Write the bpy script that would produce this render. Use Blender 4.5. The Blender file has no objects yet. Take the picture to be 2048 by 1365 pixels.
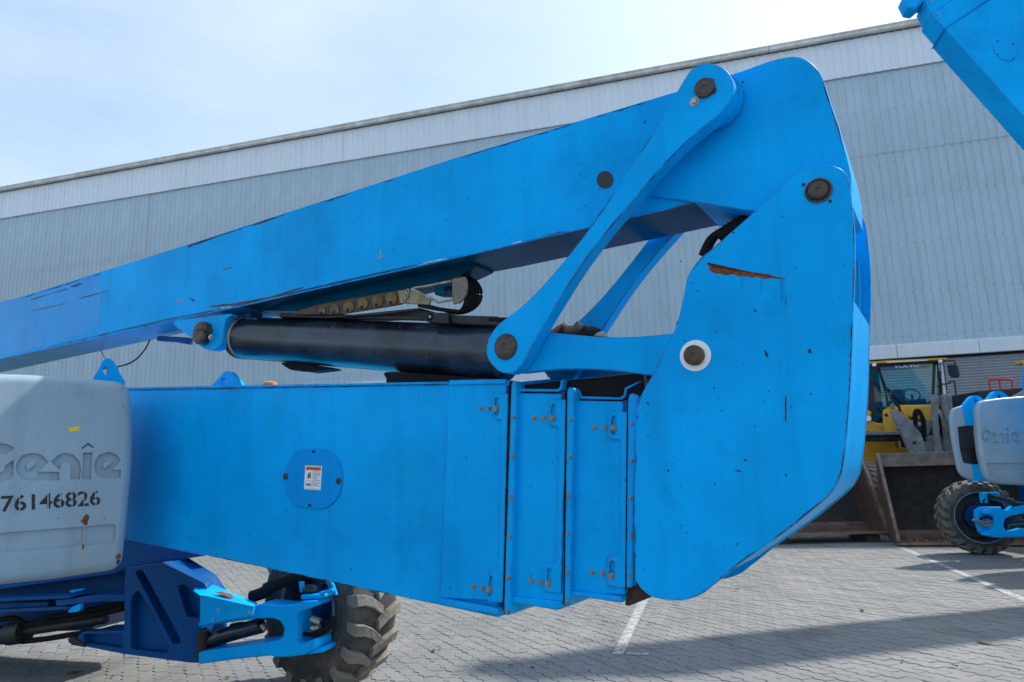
import bpy, bmesh, math, random
import numpy as np
from mathutils import Vector, Matrix
from mathutils.geometry import tessellate_polygon
random.seed(7)
SC = bpy.context.scene
COL = SC.collection
R_ = math.radians

# ------------------------------------------------------------------ camera
FPX, CX, CY, CAMH = 1379.0, 1024.0, 682.5, 1.55          # focal length and centre in photo pixels, eye height
_U = np.array([-212.0, 7232.0, FPX]); _U /= np.linalg.norm(_U)      # world up seen in camera axes (right, up, forward)
_Y = np.array([0, 0, 1.0]) - _U * _U[2]; _Y /= np.linalg.norm(_Y)
_X = np.cross(_Y, _U); _X = _X if _X[0] > 0 else -_X
RM = np.array([_X, _Y, _U]); CAM = np.array([0, 0, CAMH])
cd = bpy.data.cameras.new('camera'); co = bpy.data.objects.new('camera', cd); COL.objects.link(co)
cd.sensor_width = 36; cd.lens = 36 * FPX / 2048; cd.clip_end = 2000; cd.clip_start = 0.05
_r, _u, _f = RM @ [1, 0, 0], RM @ [0, 1, 0], RM @ [0, 0, 1]
co.matrix_world = Matrix(((_r[0], _u[0], -_f[0], 0), (_r[1], _u[1], -_f[1], 0), (_r[2], _u[2], -_f[2], CAMH), (0, 0, 0, 1)))
SC.camera = co; cd.dof.use_dof = True; cd.dof.focus_distance = 3.2; cd.dof.aperture_fstop = 5.0

# ------------------------------------------------------------------ sky, sun, exposure
SUN_AZ, SUN_EL = 60, 48           # azimuth clockwise from +Y (straight ahead), elevation
wd = bpy.data.worlds.new('World'); SC.world = wd; wd.use_nodes = True
wn, wl = wd.node_tree.nodes, wd.node_tree.links
wn.clear()
sky = wn.new('ShaderNodeTexSky'); sky.sky_type = 'NISHITA'; sky.sun_disc = False
sky.sun_elevation = R_(SUN_EL); sky.sun_rotation = R_(SUN_AZ); sky.dust_density = 2.0; sky.ozone_density = 2.0; sky.air_density = 1.0
tc = wn.new('ShaderNodeTexCoord'); mp = wn.new('ShaderNodeMapping'); mp.inputs['Scale'].default_value = (1.0, 1.0, 2.6)
nz = wn.new('ShaderNodeTexNoise'); nz.inputs['Scale'].default_value = 1.25; nz.inputs['Detail'].default_value = 7; nz.inputs['Roughness'].default_value = 0.52
cr = wn.new('ShaderNodeValToRGB'); cr.color_ramp.elements[0].position = 0.36; cr.color_ramp.elements[1].position = 0.66
cr.color_ramp.elements[0].color = (.12, .12, .12, 1); cr.color_ramp.elements[1].color = (.92, .92, .92, 1)
mx = wn.new('ShaderNodeMix'); mx.data_type = 'RGBA'; mx.inputs[7].default_value = (2.95, 3.55, 4.1, 1)     # thin high cloud
bg = wn.new('ShaderNodeBackground'); bg.inputs['Strength'].default_value = 0.125
wo = wn.new('ShaderNodeOutputWorld')
wl.new(tc.outputs['Generated'], mp.inputs['Vector']); wl.new(mp.outputs[0], nz.inputs['Vector'])
wl.new(nz.outputs[0], cr.inputs[0]); wl.new(cr.outputs[0], mx.inputs[0]); wl.new(sky.outputs[0], mx.inputs[6])
wl.new(mx.outputs[2], bg.inputs['Color']); wl.new(bg.outputs[0], wo.inputs[0])
sd = bpy.data.lights.new('sun', 'SUN'); sd.energy = 2.7; sd.angle = R_(1.2); sd.color = (1.0, 0.95, 0.87)
so = bpy.data.objects.new('sun', sd); COL.objects.link(so)
sv = Vector((math.sin(R_(SUN_AZ)) * math.cos(R_(SUN_EL)), math.cos(R_(SUN_AZ)) * math.cos(R_(SUN_EL)), math.sin(R_(SUN_EL))))
so.rotation_euler = sv.to_track_quat('Z', 'Y').to_euler(); so.location = (20, 20, 30)
vs = SC.view_settings; vs.view_transform = 'Standard'; vs.look = 'None'; vs.gamma = 1; vs.exposure = 1.17
SC.render.resolution_x = 1024; SC.render.resolution_y = 682
SC.render.engine = 'CYCLES'; SC.cycles.max_bounces = 6; SC.cycles.diffuse_bounces = 3

# ------------------------------------------------------------------ pixel helpers
def ray(u, v): return RM @ np.array([(u - CX) / FPX, -(v - CY) / FPX, 1.0])
def ground(u, v, z=0):
    d = ray(u, v); return CAM + d * ((z - CAMH) / d[2])
def proj(p):
    c = RM.T @ (np.array(p) - CAM); return CX + FPX * c[0] / c[2], CY - FPX * c[1] / c[2], c[2]
class Frame:
    """vertical plane: s to the right along it, w into it, z up; its root Empty carries the same axes"""
    def __init__(s, yaw, ox, oy):
        y = R_(yaw); s.yaw = yaw; s.a = np.array([math.cos(y), -math.sin(y), 0]); s.n = np.array([math.sin(y), math.cos(y), 0]); s.o = np.array([ox, oy, 0.0])
    def uv(s, u, v, w=0.0):
        d = ray(u, v); t = ((s.o - CAM) @ s.n + w) / (d @ s.n); p = CAM + d * t
        return float((p - s.o) @ s.a), float(p[2])
    def P(s, u, v, w=0.0):
        a, z = s.uv(u, v, w); return (a, w, z)
    def pts(s, L, w): return [s.uv(p[0], p[1], w) + tuple(p[2:]) for p in L]
    def len(s, px, u, v, w=0.0):
        a = s.uv(u - px / 2, v, w); b = s.uv(u + px / 2, v, w); return math.hypot(a[0] - b[0], a[1] - b[1])
    def world(s, p): return s.o + s.a * p[0] + s.n * p[1] + np.array([0, 0, p[2]])
    def local(s, p):
        q = np.array(p) - s.o; return (float(q @ s.a), float(q @ s.n), float(p[2]))

# ------------------------------------------------------------------ object helpers
def root(name, F, label, cat, group=None):
    o = bpy.data.objects.new(name, None); COL.objects.link(o); o.empty_display_size = .2
    o.location = F.o; o.rotation_euler = (0, 0, -R_(F.yaw)); o['label'] = label; o['category'] = cat
    if group: o['group'] = group
    return o
def obj(name, me, mat=None, parent=None, label=None, kind=None):
    o = bpy.data.objects.new(name, me); COL.objects.link(o)
    if mat is not None and not me.materials: me.materials.append(mat)
    if parent is not None: o.parent = parent
    if label: o['label'] = label
    if kind: o['kind'] = kind
    return o
def mk(name, V, Fc, mat, parent, smooth=False, bevel=0, seg=2, label=None, kind=None, ang=35):
    me = bpy.data.meshes.new(name); me.from_pydata([tuple(map(float, v)) for v in V], [], Fc); me.validate(); me.update()
    bm = bmesh.new(); bm.from_mesh(me); bmesh.ops.recalc_face_normals(bm, faces=bm.faces); bm.to_mesh(me); bm.free()
    if smooth: me.shade_smooth(); me.set_sharp_from_angle(angle=R_(40))
    o = obj(name, me, mat, parent, label, kind)
    if bevel: addbevel(o, bevel, seg, ang)
    return o
def addbevel(o, w, seg=2, ang=35):
    b = o.modifiers.new('bevel', 'BEVEL'); b.width = w; b.segments = seg; b.limit_method = 'ANGLE'; b.angle_limit = R_(ang); b.harden_normals = False
    o.data.shade_smooth(); o.data.set_sharp_from_angle(angle=R_(50))
def area2(L): return sum(L[i][0] * L[(i + 1) % len(L)][1] - L[(i + 1) % len(L)][0] * L[i][1] for i in range(len(L)))
def fil(L, seg=5):
    """round the corners of a closed outline; a point may carry a radius as third value"""
    out = []; n = len(L)
    for i in range(n):
        p = L[i]
        if len(p) < 3 or p[2] <= 0: out.append((p[0], p[1])); continue
        a = Vector(L[i - 1][:2]); b = Vector(p[:2]); c = Vector(L[(i + 1) % n][:2])
        u = (a - b); v = (c - b); r = min(p[2], u.length * .49, v.length * .49); A = b + u.normalized() * r; Cc = b + v.normalized() * r
        for k in range(seg + 1):
            t = k / seg; q = A * (1 - t) ** 2 + b * 2 * t * (1 - t) + Cc * t * t; out.append((q.x, q.y))
    return out
def smo(L, k=4):
    """closed Catmull-Rom through the points"""
    out = []; n = len(L)
    for i in range(n):
        p0, p1, p2, p3 = [Vector(L[(i + j) % n][:2]) for j in (-1, 0, 1, 2)]
        for q in range(k):
            t = q / k; r = .5 * ((2 * p1) + (p2 - p0) * t + (2 * p0 - 5 * p1 + 4 * p2 - p3) * t * t + (3 * p1 - p0 - 3 * p2 + p3) * t ** 3); out.append((r.x, r.y))
    return out
def circ(c, r, n=24): return [(c[0] + r * math.cos(2 * math.pi * i / n), c[1] + r * math.sin(2 * math.pi * i / n)) for i in range(n)]
def prism(L, w0, w1, holes=()):
    """(s,z) outline with holes -> verts, faces of a plate between depths w0 and w1"""
    loops = [list(L)] + [list(h) for h in holes]
    if area2(loops[0]) < 0: loops[0].reverse()
    for h in loops[1:]:
        if area2(h) > 0: h.reverse()
    V = []; idx = []
    for lp in loops:
        idx.append(range(len(V), len(V) + len(lp))); V += [(p[0], w0, p[1]) for p in lp]
    N = len(V); V += [(p[0], w1, p[2]) for p in V]
    Fc = []
    if holes:
        for t in tessellate_polygon([[Vector((p[0], p[1], 0)) for p in lp] for lp in loops]):
            Fc.append(tuple(t)); Fc.append(tuple(N + k for k in reversed(t)))
    else:
        Fc.append(tuple(range(N))); Fc.append(tuple(N + k for k in reversed(range(N))))
    for ix in idx:
        ix = list(ix)
        for i in range(len(ix)):
            a, b = ix[i], ix[(i + 1) % len(ix)]; Fc.append((a, N + a, N + b, b))
    return V, Fc
def plate(name, F, L, w0, th, mat, parent, holes=(), bevel=.003, seg=2, label=None, sz=False, ws=None):
    """outline in photo pixels (or in s,z) standing at depth w0, th thick"""
    w = w0 if ws is None else ws
    if not sz:
        L = [F.uv(p[0], p[1], w) for p in L]; holes = [[F.uv(p[0], p[1], w) for p in h] for h in holes]
    V, Fc = prism(L, w0, w0 + th, holes)
    return mk(name, V, Fc, mat, parent, bevel=bevel, seg=seg, label=label)
def boxm(name, lo, hi, mat, parent, bevel=.004, label=None, seg=2):
    x0, y0, z0 = lo; x1, y1, z1 = hi
    V = [(x0, y0, z0), (x1, y0, z0), (x1, y1, z0), (x0, y1, z0), (x0, y0, z1), (x1, y0, z1), (x1, y1, z1), (x0, y1, z1)]
    Fc = [(0, 1, 2, 3), (4, 5, 6, 7), (0, 1, 5, 4), (1, 2, 6, 5), (2, 3, 7, 6), (3, 0, 4, 7)]
    return mk(name, V, Fc, mat, parent, bevel=bevel, label=label, seg=seg)
def tube_vf(pts, r, n=8, cap=True, square=False):
    pts = [Vector(p) for p in pts]; V = []; Fc = []; up = Vector((0, 0, 1))
    for i, p in enumerate(pts):
        t = (pts[min(i + 1, len(pts) - 1)] - pts[max(i - 1, 0)]).normalized()
        x = t.cross(up); x = x if x.length > .05 else t.cross(Vector((0, 1, 0))); x.normalize(); y = x.cross(t)
        rr = r[i] if isinstance(r, (list, tuple)) else r
        for k in range(n):
            a = 2 * math.pi * (k + (.5 if square else 0)) / n; V.append(p + x * math.cos(a) * rr + y * math.sin(a) * rr)
    for i in range(len(pts) - 1):
        for k in range(n): Fc.append((i * n + k, i * n + (k + 1) % n, (i + 1) * n + (k + 1) % n, (i + 1) * n + k))
    if cap: Fc.append(tuple(range(n))); Fc.append(tuple(range(len(V) - n, len(V))))
    return V, Fc
def tube(name, pts, r, mat, parent, n=10, label=None, square=False):
    V, Fc = tube_vf(pts, r, 4 if square else n, True, square); return mk(name, V, Fc, mat, parent, smooth=not square, label=label, bevel=.004 if square else 0)
def crv(pts, k=6):
    """open Catmull-Rom in space"""
    P = [Vector(p) for p in pts]; P = [P[0]] + P + [P[-1]]; out = []
    for i in range(1, len(P) - 2):
        p0, p1, p2, p3 = P[i - 1:i + 3]
        for q in range(k):
            t = q / k; out.append(.5 * ((2 * p1) + (p2 - p0) * t + (2 * p0 - 5 * p1 + 4 * p2 - p3) * t * t + (3 * p1 - p0 - 3 * p2 + p3) * t ** 3))
    out.append(P[-2]); return out
def lathe_vf(prof, n=28, axis='y', c=(0, 0, 0), cap=True):
    """profile of (along, radius) turned about an axis"""
    V = []; Fc = []
    for h, r in prof:
        for k in range(n):
            a = 2 * math.pi * k / n; x, y = r * math.cos(a), r * math.sin(a)
            V.append({'y': (c[0] + x, c[1] + h, c[2] + y), 'x': (c[0] + h, c[1] + x, c[2] + y), 'z': (c[0] + x, c[1] + y, c[2] + h)}[axis])
    m = len(prof)
    for i in range(m - 1):
        for k in range(n): Fc.append((i * n + k, i * n + (k + 1) % n, (i + 1) * n + (k + 1) % n, (i + 1) * n + k))
    if cap and prof[0][1] > 1e-4: Fc.append(tuple(range(n)))
    if cap and prof[-1][1] > 1e-4: Fc.append(tuple(range((m - 1) * n, m * n)))
    return V, Fc
def lathe(name, prof, mat, parent, n=28, axis='y', c=(0, 0, 0), label=None, cap=True):
    V, Fc = lathe_vf(prof, n, axis, c, cap); return mk(name, V, Fc, mat, parent, smooth=True, label=label)
def pin(name, F, u, v, rpx, w0, th, mat, parent, ch=.25, label=None, n=28, r=None):
    """round pin head whose front stands at w0 - th"""
    s, z = F.uv(u, v, w0); r = F.len(2 * rpx, u, v, w0) / 2 if r is None else r; c = ch * r
    return lathe(name, [(0, r), (-th + c * .6, r), (-th, r - c), (-th + .001, r * .25), (-th + .004, r * .2), (-th + .004, 0.0001)], mat, parent, n=n, c=(s, w0, z), label=label)
BOLT = {}
def bolt(F, u, v, w0, rpx, mat, parent, name='bolt'):
    """hexagon bolt head on a washer"""
    s, z = F.uv(u, v, w0); r = max(.006, F.len(2 * rpx, u, v, w0) / 2); key = (round(r, 4), mat.name)
    if key not in BOLT:
        V, Fc = lathe_vf([(0, r * 1.05), (-.0035, r * 1.05), (-.0036, r * .72)], 14)
        V2, F2 = lathe_vf([(-.003, r * .72), (-.010, r * .72), (-.0125, r * .55)], 6)
        Fc += [tuple(i + len(V) for i in f) for f in F2]; V += V2
        me = bpy.data.meshes.new(name); me.from_pydata(V, [], Fc); me.update(); me.materials.append(mat); BOLT[key] = me
    o = obj(name, BOLT[key], None, parent); o.location = (s, w0, z); o.rotation_euler = (0, random.uniform(0, 6), 0); return o
def text_mesh(body, size=1.0, offset=0.0, extrude=0.0):
    cu = bpy.data.curves.new('lettering', 'FONT'); cu.body = body; cu.size = size; cu.offset = offset; cu.extrude = extrude; cu.align_x = 'LEFT'; cu.resolution_u = 3
    t = bpy.data.objects.new('lettering', cu); COL.objects.link(t); bpy.context.view_layer.update()
    me = bpy.data.meshes.new_from_object(t.evaluated_get(bpy.context.evaluated_depsgraph_get())); bpy.data.objects.remove(t); return me
def text_on(name, F, body, quad, w, mat, parent, offset=0.0, cuts=None, label=None):
    """flat lettering fitted to a pixel quad (left-bottom, right-bottom, left-top) on the plane at depth w"""
    me = text_mesh(body, offset=offset); xs = [v.co.x for v in me.vertices]; ys = [v.co.y for v in me.vertices]
    x0, x1, y0, y1 = min(xs), max(xs), min(ys), max(ys)
    if cuts:
        bm = bmesh.new(); bm.from_mesh(me)
        for (a, b) in cuts:
            a = x0 + a * (x1 - x0); b = x0 + b * (x1 - x0)
            for q in (a, b): bmesh.ops.bisect_plane(bm, geom=bm.verts[:] + bm.edges[:] + bm.faces[:], plane_co=(q, 0, 0), plane_no=(1, 0, 0))
            bmesh.ops.delete(bm, geom=[f for f in bm.faces if a < f.calc_center_median().x < b], context='FACES')
        bm.to_mesh(me); bm.free()
    A, B, Cc = [np.array(F.uv(*q, w)) for q in quad]
    for v in me.vertices:
        p = A + (B - A) * (v.co.x - x0) / (x1 - x0) + (Cc - A) * (v.co.y - y0) / (y1 - y0); v.co = (p[0], w, p[1])
    me.materials.clear(); me.update(); return obj(name, me, mat, parent, label)

# ------------------------------------------------------------------ materials
def nodes(name):
    m = bpy.data.materials.new(name); m.use_nodes = True; nt = m.node_tree; return m, nt, nt.nodes['Principled BSDF']
def N(nt, typ, **kw):
    n = nt.nodes.new('ShaderNode' + typ)
    for k, v in kw.items():
        if k.startswith('i_'): n.inputs[int(k[2:]) if k[2:].isdigit() else k[2:]].default_value = v
        else: setattr(n, k, v)
    return n
def ramp(nt, fac, p0, p1, c0=(0, 0, 0, 1), c1=(1, 1, 1, 1)):
    r = N(nt, 'ValToRGB'); r.color_ramp.elements[0].position = p0; r.color_ramp.elements[1].position = p1
    r.color_ramp.elements[0].color = c0; r.color_ramp.elements[1].color = c1; nt.links.new(fac, r.inputs[0]); return r.outputs[0]
def mix(nt, fac, a, b, mode='MIX'):
    m = N(nt, 'Mix', data_type='RGBA', blend_type=mode)
    for k, v in ((0, fac), (6, a), (7, b)):
        if hasattr(v, 'is_output'): nt.links.new(v, m.inputs[k])
        else: m.inputs[k].default_value = v if not isinstance(v, tuple) else (v + (1,))[:4]
    return m.outputs[2]
def noise(nt, scale, detail=5, rough=.55, vec=None, sc=None, loc=(0, 0, 0)):
    t = N(nt, 'TexCoord'); v = t.outputs['Object'] if vec is None else vec
    if sc:
        mpn = N(nt, 'Mapping'); mpn.inputs['Scale'].default_value = sc; mpn.inputs['Location'].default_value = loc; nt.links.new(v, mpn.inputs[0]); v = mpn.outputs[0]
    n = N(nt, 'TexNoise'); n.inputs['Scale'].default_value = scale; n.inputs['Detail'].default_value = detail; n.inputs['Roughness'].default_value = rough
    nt.links.new(v, n.inputs['Vector']); return n.outputs[0]
def mul(nt, a, b):
    m = N(nt, 'Math', operation='MULTIPLY')
    for k, v in ((0, a), (1, b)):
        if hasattr(v, 'is_output'): nt.links.new(v, m.inputs[k])
        else: m.inputs[k].default_value = v
    return m.outputs[0]
def bump(nt, bs, h, strength=.2, dist=.01):
    b = N(nt, 'Bump'); b.inputs['Strength'].default_value = strength; b.inputs['Distance'].default_value = dist; nt.links.new(h, b.inputs['Height']); nt.links.new(b.outputs[0], bs.inputs['Normal'])
def edge(nt, rad=.012, lo=.03, hi=.25):
    """1 near the bare edges of a plate"""
    b = N(nt, 'Bevel', samples=4); b.inputs['Radius'].default_value = rad; g = N(nt, 'NewGeometry'); d = N(nt, 'VectorMath', operation='DOT_PRODUCT')
    nt.links.new(b.outputs[0], d.inputs[0]); nt.links.new(g.outputs['True Normal'], d.inputs[1])
    s = N(nt, 'Math', operation='SUBTRACT'); s.inputs[0].default_value = 1; nt.links.new(d.outputs['Value'], s.inputs[1]); return ramp(nt, s.outputs[0], lo, hi)
def paint(name, base, rough=.34, var=.16, rust=(.10, .035, .012), dirt=(.02, .025, .03), chips=1.0, wear=True, fade=None, streak=.25, spec=.5):
    m, nt, bs = nodes(name); L = nt.links.new
    dark = tuple(c * (1 - var) for c in base); lite = fade or tuple(min(1, c * (1 + var * .8)) for c in base)
    c = mix(nt, ramp(nt, noise(nt, 1.3, 4), .3, .7), dark, lite)
    st = ramp(nt, noise(nt, 1.0, 6, .6, sc=(9, 9, .7)), .55, .8); c = mix(nt, mul(nt, st, streak), c, tuple(q * .6 for q in base))
    c = mix(nt, mul(nt, ramp(nt, noise(nt, 4.2, 8, .7, sc=(1, 1, 1), loc=(3, 1, 7)), .56, .72), .45), c, tuple(q * .6 for q in base))
    c = mix(nt, mul(nt, ramp(nt, noise(nt, 1.7, 5, .55, sc=(1, 1, 1), loc=(11, 6, 2)), .56, .70), .28), c, tuple(q * k_ for q, k_ in zip(base, (1, .93, .72))))      # green tinged fading
    c = mix(nt, mul(nt, ramp(nt, noise(nt, 1.0, 4, .6, sc=(30, 30, 1.1), loc=(2, 2, 2)), .50, .78), streak * .55), c, tuple(q * .72 for q in base))
    sp = ramp(nt, noise(nt, 46, 2, .5, sc=(1, 1, .8), loc=(1, 2, 3)), .735, .76); c = mix(nt, mul(nt, sp, .75 * chips), c, dirt)
    if wear:
        e = mul(nt, edge(nt, .014, .015, .16), ramp(nt, noise(nt, 11, 6, .7), .43, .57)); c = mix(nt, e, c, mix(nt, ramp(nt, noise(nt, 30, 4), .4, .6), (.03, .02, .018), rust))
    L(c, bs.inputs['Base Color'])
    r = ramp(nt, noise(nt, 3.0, 6, .65, loc=(5, 5, 5), sc=(1, 1, 1)), .25, .8, (rough - .06,) * 3 + (1,), (rough + .14,) * 3 + (1,)); L(r, bs.inputs['Roughness'])
    bs.inputs['Specular IOR Level'].default_value = spec
    bump(nt, bs, noise(nt, 5, 3, .5), .05, .02)
    return m
def plain(name, base, rough=.5, metal=0.0, var=.25, scale=8, b=.15, bs_scale=30, dirtc=None, dirt=.0, spec=.5):
    m, nt, bs = nodes(name)
    c = mix(nt, ramp(nt, noise(nt, scale, 6, .6), .3, .7), tuple(q * (1 - var) for q in base), tuple(min(1, q * (1 + var)) for q in base))
    if dirtc: c = mix(nt, mul(nt, ramp(nt, noise(nt, scale * .45, 8, .7, sc=(1, 1, 1), loc=(9, 4, 2)), .45, .65), dirt), c, dirtc)
    nt.links.new(c, bs.inputs['Base Color']); bs.inputs['Roughness'].default_value = rough; bs.inputs['Metallic'].default_value = metal
    bs.inputs['Specular IOR Level'].default_value = spec
    if b: bump(nt, bs, noise(nt, bs_scale, 5, .6), b, .01)
    return m
M = {}
M['blue'] = paint('blue paint', (0, .385, .91), spec=.06, var=.20, streak=.45)
M['blue_plate'] = paint('blue paint on plates', (0, .378, .895), streak=.5, chips=1.2, spec=.06, var=.20)
M['blue_bottom'] = paint('blue underside paint toned for bounce light', (0, .26, .46), spec=.1, var=.2)  # light put into the colour: duller, greener blue against purple bounce
M['blue_disc'] = paint('darker blue paint', (0, .29, .77), spec=.07, var=.1, wear=False)
M['blue_under'] = paint('oil stained blue underside darkened for shade', (.0, .085, .18), rough=.3, var=.7, chips=2, spec=.05)  # shade of the underside painted into the colour, along with oil dirt
M['blue_reflection'] = paint('lighter blue painted reflection', (.03, .33, .78), spec=.1, var=.10)  # lighter blue stands in for a bright reflection on the boom
M['blue_deep'] = paint('shade dark blue paint on castings', (0, .07, .24), rough=.42, chips=1.6, spec=.12)  # shade beneath the machine is put into this darker blue
M['grey_cover'] = paint('pale grey moulded cover', (.285, .40, .48), rough=.42, var=.14, rust=(.16, .06, .02), dirt=(.08, .06, .05), chips=.8, wear=False, streak=.6)
M['black_gloss'] = plain('black gloss enamel', (.007, .010, .017), rough=.25, var=.5, scale=5, b=.05, bs_scale=6, dirtc=(.05, .085, .14), dirt=.55)
M['black'] = plain('black rubber', (.010, .010, .012), rough=.8, spec=.15)
M['black_matt'] = plain('black matt steel', (.014, .016, .020), rough=.55, dirtc=(.05, .05, .05), dirt=.4, spec=.3)
M['rust'] = plain('orange brown rust', (.17, .055, .014), rough=.85, var=.6, scale=60, b=.6, bs_scale=120)
M['rust_dark'] = plain('dark brown rust', (.055, .026, .016), rough=.8, var=.5, scale=25, b=.5, bs_scale=80)
M['pin'] = plain('greasy brown steel pin', (.06, .05, .043), rough=.42, metal=.35, var=.6, scale=22, b=.35, bs_scale=60, dirtc=(.12, .045, .015), dirt=.7)
M['bolt'] = plain('yellowed zinc bolts', (.27, .245, .20), rough=.45, metal=.2, var=.5, scale=90, b=.2, bs_scale=150)
M['steel'] = plain('worn bare steel', (.36, .34, .30), rough=.4, metal=.6, var=.4, scale=20)
M['white'] = plain('white paint', (.74, .75, .74), rough=.5, var=.06)
M['sticker'] = plain('white sticker film', (.78, .80, .82), rough=.3, var=.02, b=0)
M['orange'] = plain('orange print', (.85, .20, .015), rough=.35, var=.04, b=0)
M['ink'] = plain('black print', (.010, .012, .02), rough=.5, var=.2, b=0)
M['yellow_tape'] = plain('yellow tape', (.80, .58, .02), rough=.45, var=.12, scale=60)
M['rubber'] = plain('dusty tyre rubber', (.035, .033, .031), rough=.75, var=.35, scale=9, b=.3, bs_scale=40, dirtc=(.16, .13, .10), dirt=.55)
M['lug'] = plain('worn grey tread rubber', (.165, .155, .14), rough=.8, var=.3, scale=14, b=.5, bs_scale=50, dirtc=(.26, .18, .10), dirt=.5)
M['gold'] = plain('gold passivated steel', (.21, .165, .09), rough=.38, metal=.5, var=.3, scale=18)
M['chain'] = plain('rusty cable track links', (.075, .045, .02), rough=.55, metal=.4, var=.5, scale=26)
M['grey_part'] = plain('grey painted steel', (.20, .20, .20), rough=.5, var=.3, scale=7, dirtc=(.08, .05, .03), dirt=.5)
M['yellow'] = plain('yellow loader paint', (.66, .33, .016), rough=.4, var=.12, scale=4, dirtc=(.25, .15, .03), dirt=.4)
M['bucket'] = plain('worn brown bucket steel', (.105, .062, .052), rough=.5, metal=.15, var=.45, scale=3, b=.3, bs_scale=40, dirtc=(.12, .06, .035), dirt=.6)
M['bucket_in'] = plain('black crusted steel', (.026, .022, .021), rough=.85, var=.6, scale=6, b=.8, bs_scale=25, dirtc=(.05, .04, .035), dirt=.5)
M['red'] = plain('red handrail paint', (.55, .02, .02), rough=.4)
M['wood'] = plain('dark timber block', (.05, .035, .025), rough=.8)
M['leaf'] = plain('dry litter', (.06, .04, .025), rough=.8)
M['marble'] = plain('pale dirty fabric', (.35, .31, .25), rough=.9)
def glass(name, tint=(.55, .80, .82), rough=.02, amt=.75):
    m, nt, bs = nodes(name); nt.nodes.remove(bs); o = nt.nodes['Material Output']
    t = N(nt, 'BsdfTransparent'); t.inputs[0].default_value = tint + (1,); g = N(nt, 'BsdfGlossy'); g.inputs['Roughness'].default_value = rough
    f = N(nt, 'Fresnel'); f.inputs[0].default_value = 1.5; x = N(nt, 'MixShader'); nt.links.new(f.outputs[0], x.inputs[0]); nt.links.new(t.outputs[0], x.inputs[1]); nt.links.new(g.outputs[0], x.inputs[2]); nt.links.new(x.outputs[0], o.inputs[0]); return m
M['glass'] = glass('teal tinted cab glass', (.70, .92, .90))

# ================================================================== SETTING
def paver_mat(name, geo=True):
    m, nt, bs = nodes(name); L = nt.links.new
    g = N(nt, 'NewGeometry'); pos = g.outputs['Position']
    big = ramp(nt, noise(nt, .35, 6, .6, vec=pos), .3, .7)
    c = mix(nt, big, (.155, .158, .156), (.212, .214, .209))
    if geo:
        rnd = g.outputs['Random Per Island']; c = mix(nt, mul(nt, ramp(nt, rnd, .0, 1.0), .55), c, (.130, .133, .133))
    c = mix(nt, mul(nt, ramp(nt, noise(nt, 2.3, 7, .65, vec=pos), .5, .72), .45), c, (.125, .125, .12))
    c = mix(nt, mul(nt, ramp(nt, noise(nt, 90, 3, .6, vec=pos), .55, .7), .35), c, (.30, .30, .29))
    c = mix(nt, mul(nt, ramp(nt, noise(nt, 1.1, 6, .6, vec=pos, sc=(1, 1, 1), loc=(4, 2, 0)), .57, .70), .6), c, (.095, .093, .09))
    tr = noise(nt, 1.0, 5, .6, vec=pos, sc=(2.6, .22, 1), loc=(1, 3, 0)); c = mix(nt, mul(nt, ramp(nt, tr, .54, .68), .5), c, (.10, .10, .098))      # tyre smears
    c = mix(nt, mul(nt, ramp(nt, noise(nt, .9, 4, .6, vec=pos, loc=(7, 7, 0), sc=(1, 1, 1)), .55, .7), .35), c, (.27, .255, .22))      # blown sand
    L(c, bs.inputs['Base Color']); bs.inputs['Roughness'].default_value = .78; bs.inputs['Specular IOR Level'].default_value = .35
    bump(nt, bs, noise(nt, 160, 4, .65, vec=pos), .35, .004); return m
M['paver'] = paver_mat('grey concrete pavers')
def sand_mat():
    m, nt, bs = nodes('sanded paving beyond'); L = nt.links.new
    g = N(nt, 'NewGeometry'); pos = g.outputs['Position']
    mpn = N(nt, 'Mapping'); mpn.inputs['Rotation'].default_value = (0, 0, R_(-28)); L(pos, mpn.inputs[0])
    wv = N(nt, 'TexWave', wave_type='BANDS', bands_direction='X'); wv.inputs['Scale'].default_value = 2.85; wv.inputs['Distortion'].default_value = .8; wv.inputs['Detail'].default_value = 2; L(mpn.outputs[0], wv.inputs[0])
    c = mix(nt, ramp(nt, noise(nt, .3, 6, .6, vec=pos), .3, .7), (.16, .16, .155), (.21, .21, .205))
    c = mix(nt, mul(nt, ramp(nt, wv.outputs[0], .75, 1.0), .35), c, (.12, .118, .115))
    c = mix(nt, mul(nt, ramp(nt, noise(nt, 2, 7, .7, vec=pos), .5, .75), .4), c, (.12, .118, .11)); L(c, bs.inputs['Base Color']); bs.inputs['Roughness'].default_value = .85; return m
def joint_mat():
    m, nt, bs = nodes('jointing sand'); g = N(nt, 'NewGeometry'); pos = g.outputs['Position']
    c = mix(nt, ramp(nt, noise(nt, 5, 5, .6, vec=pos), .42, .6), (.11, .108, .10), (.42, .41, .39)); nt.links.new(c, bs.inputs['Base Color']); bs.inputs['Roughness'].default_value = .9; return m
M['joint'] = joint_mat()
gr = mk('ground', [(-400, -400, -.012), (400, -400, -.012), (400, 400, -.012), (-400, 400, -.012)], [(0, 1, 2, 3)], sand_mat(), None, kind='structure')

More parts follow.
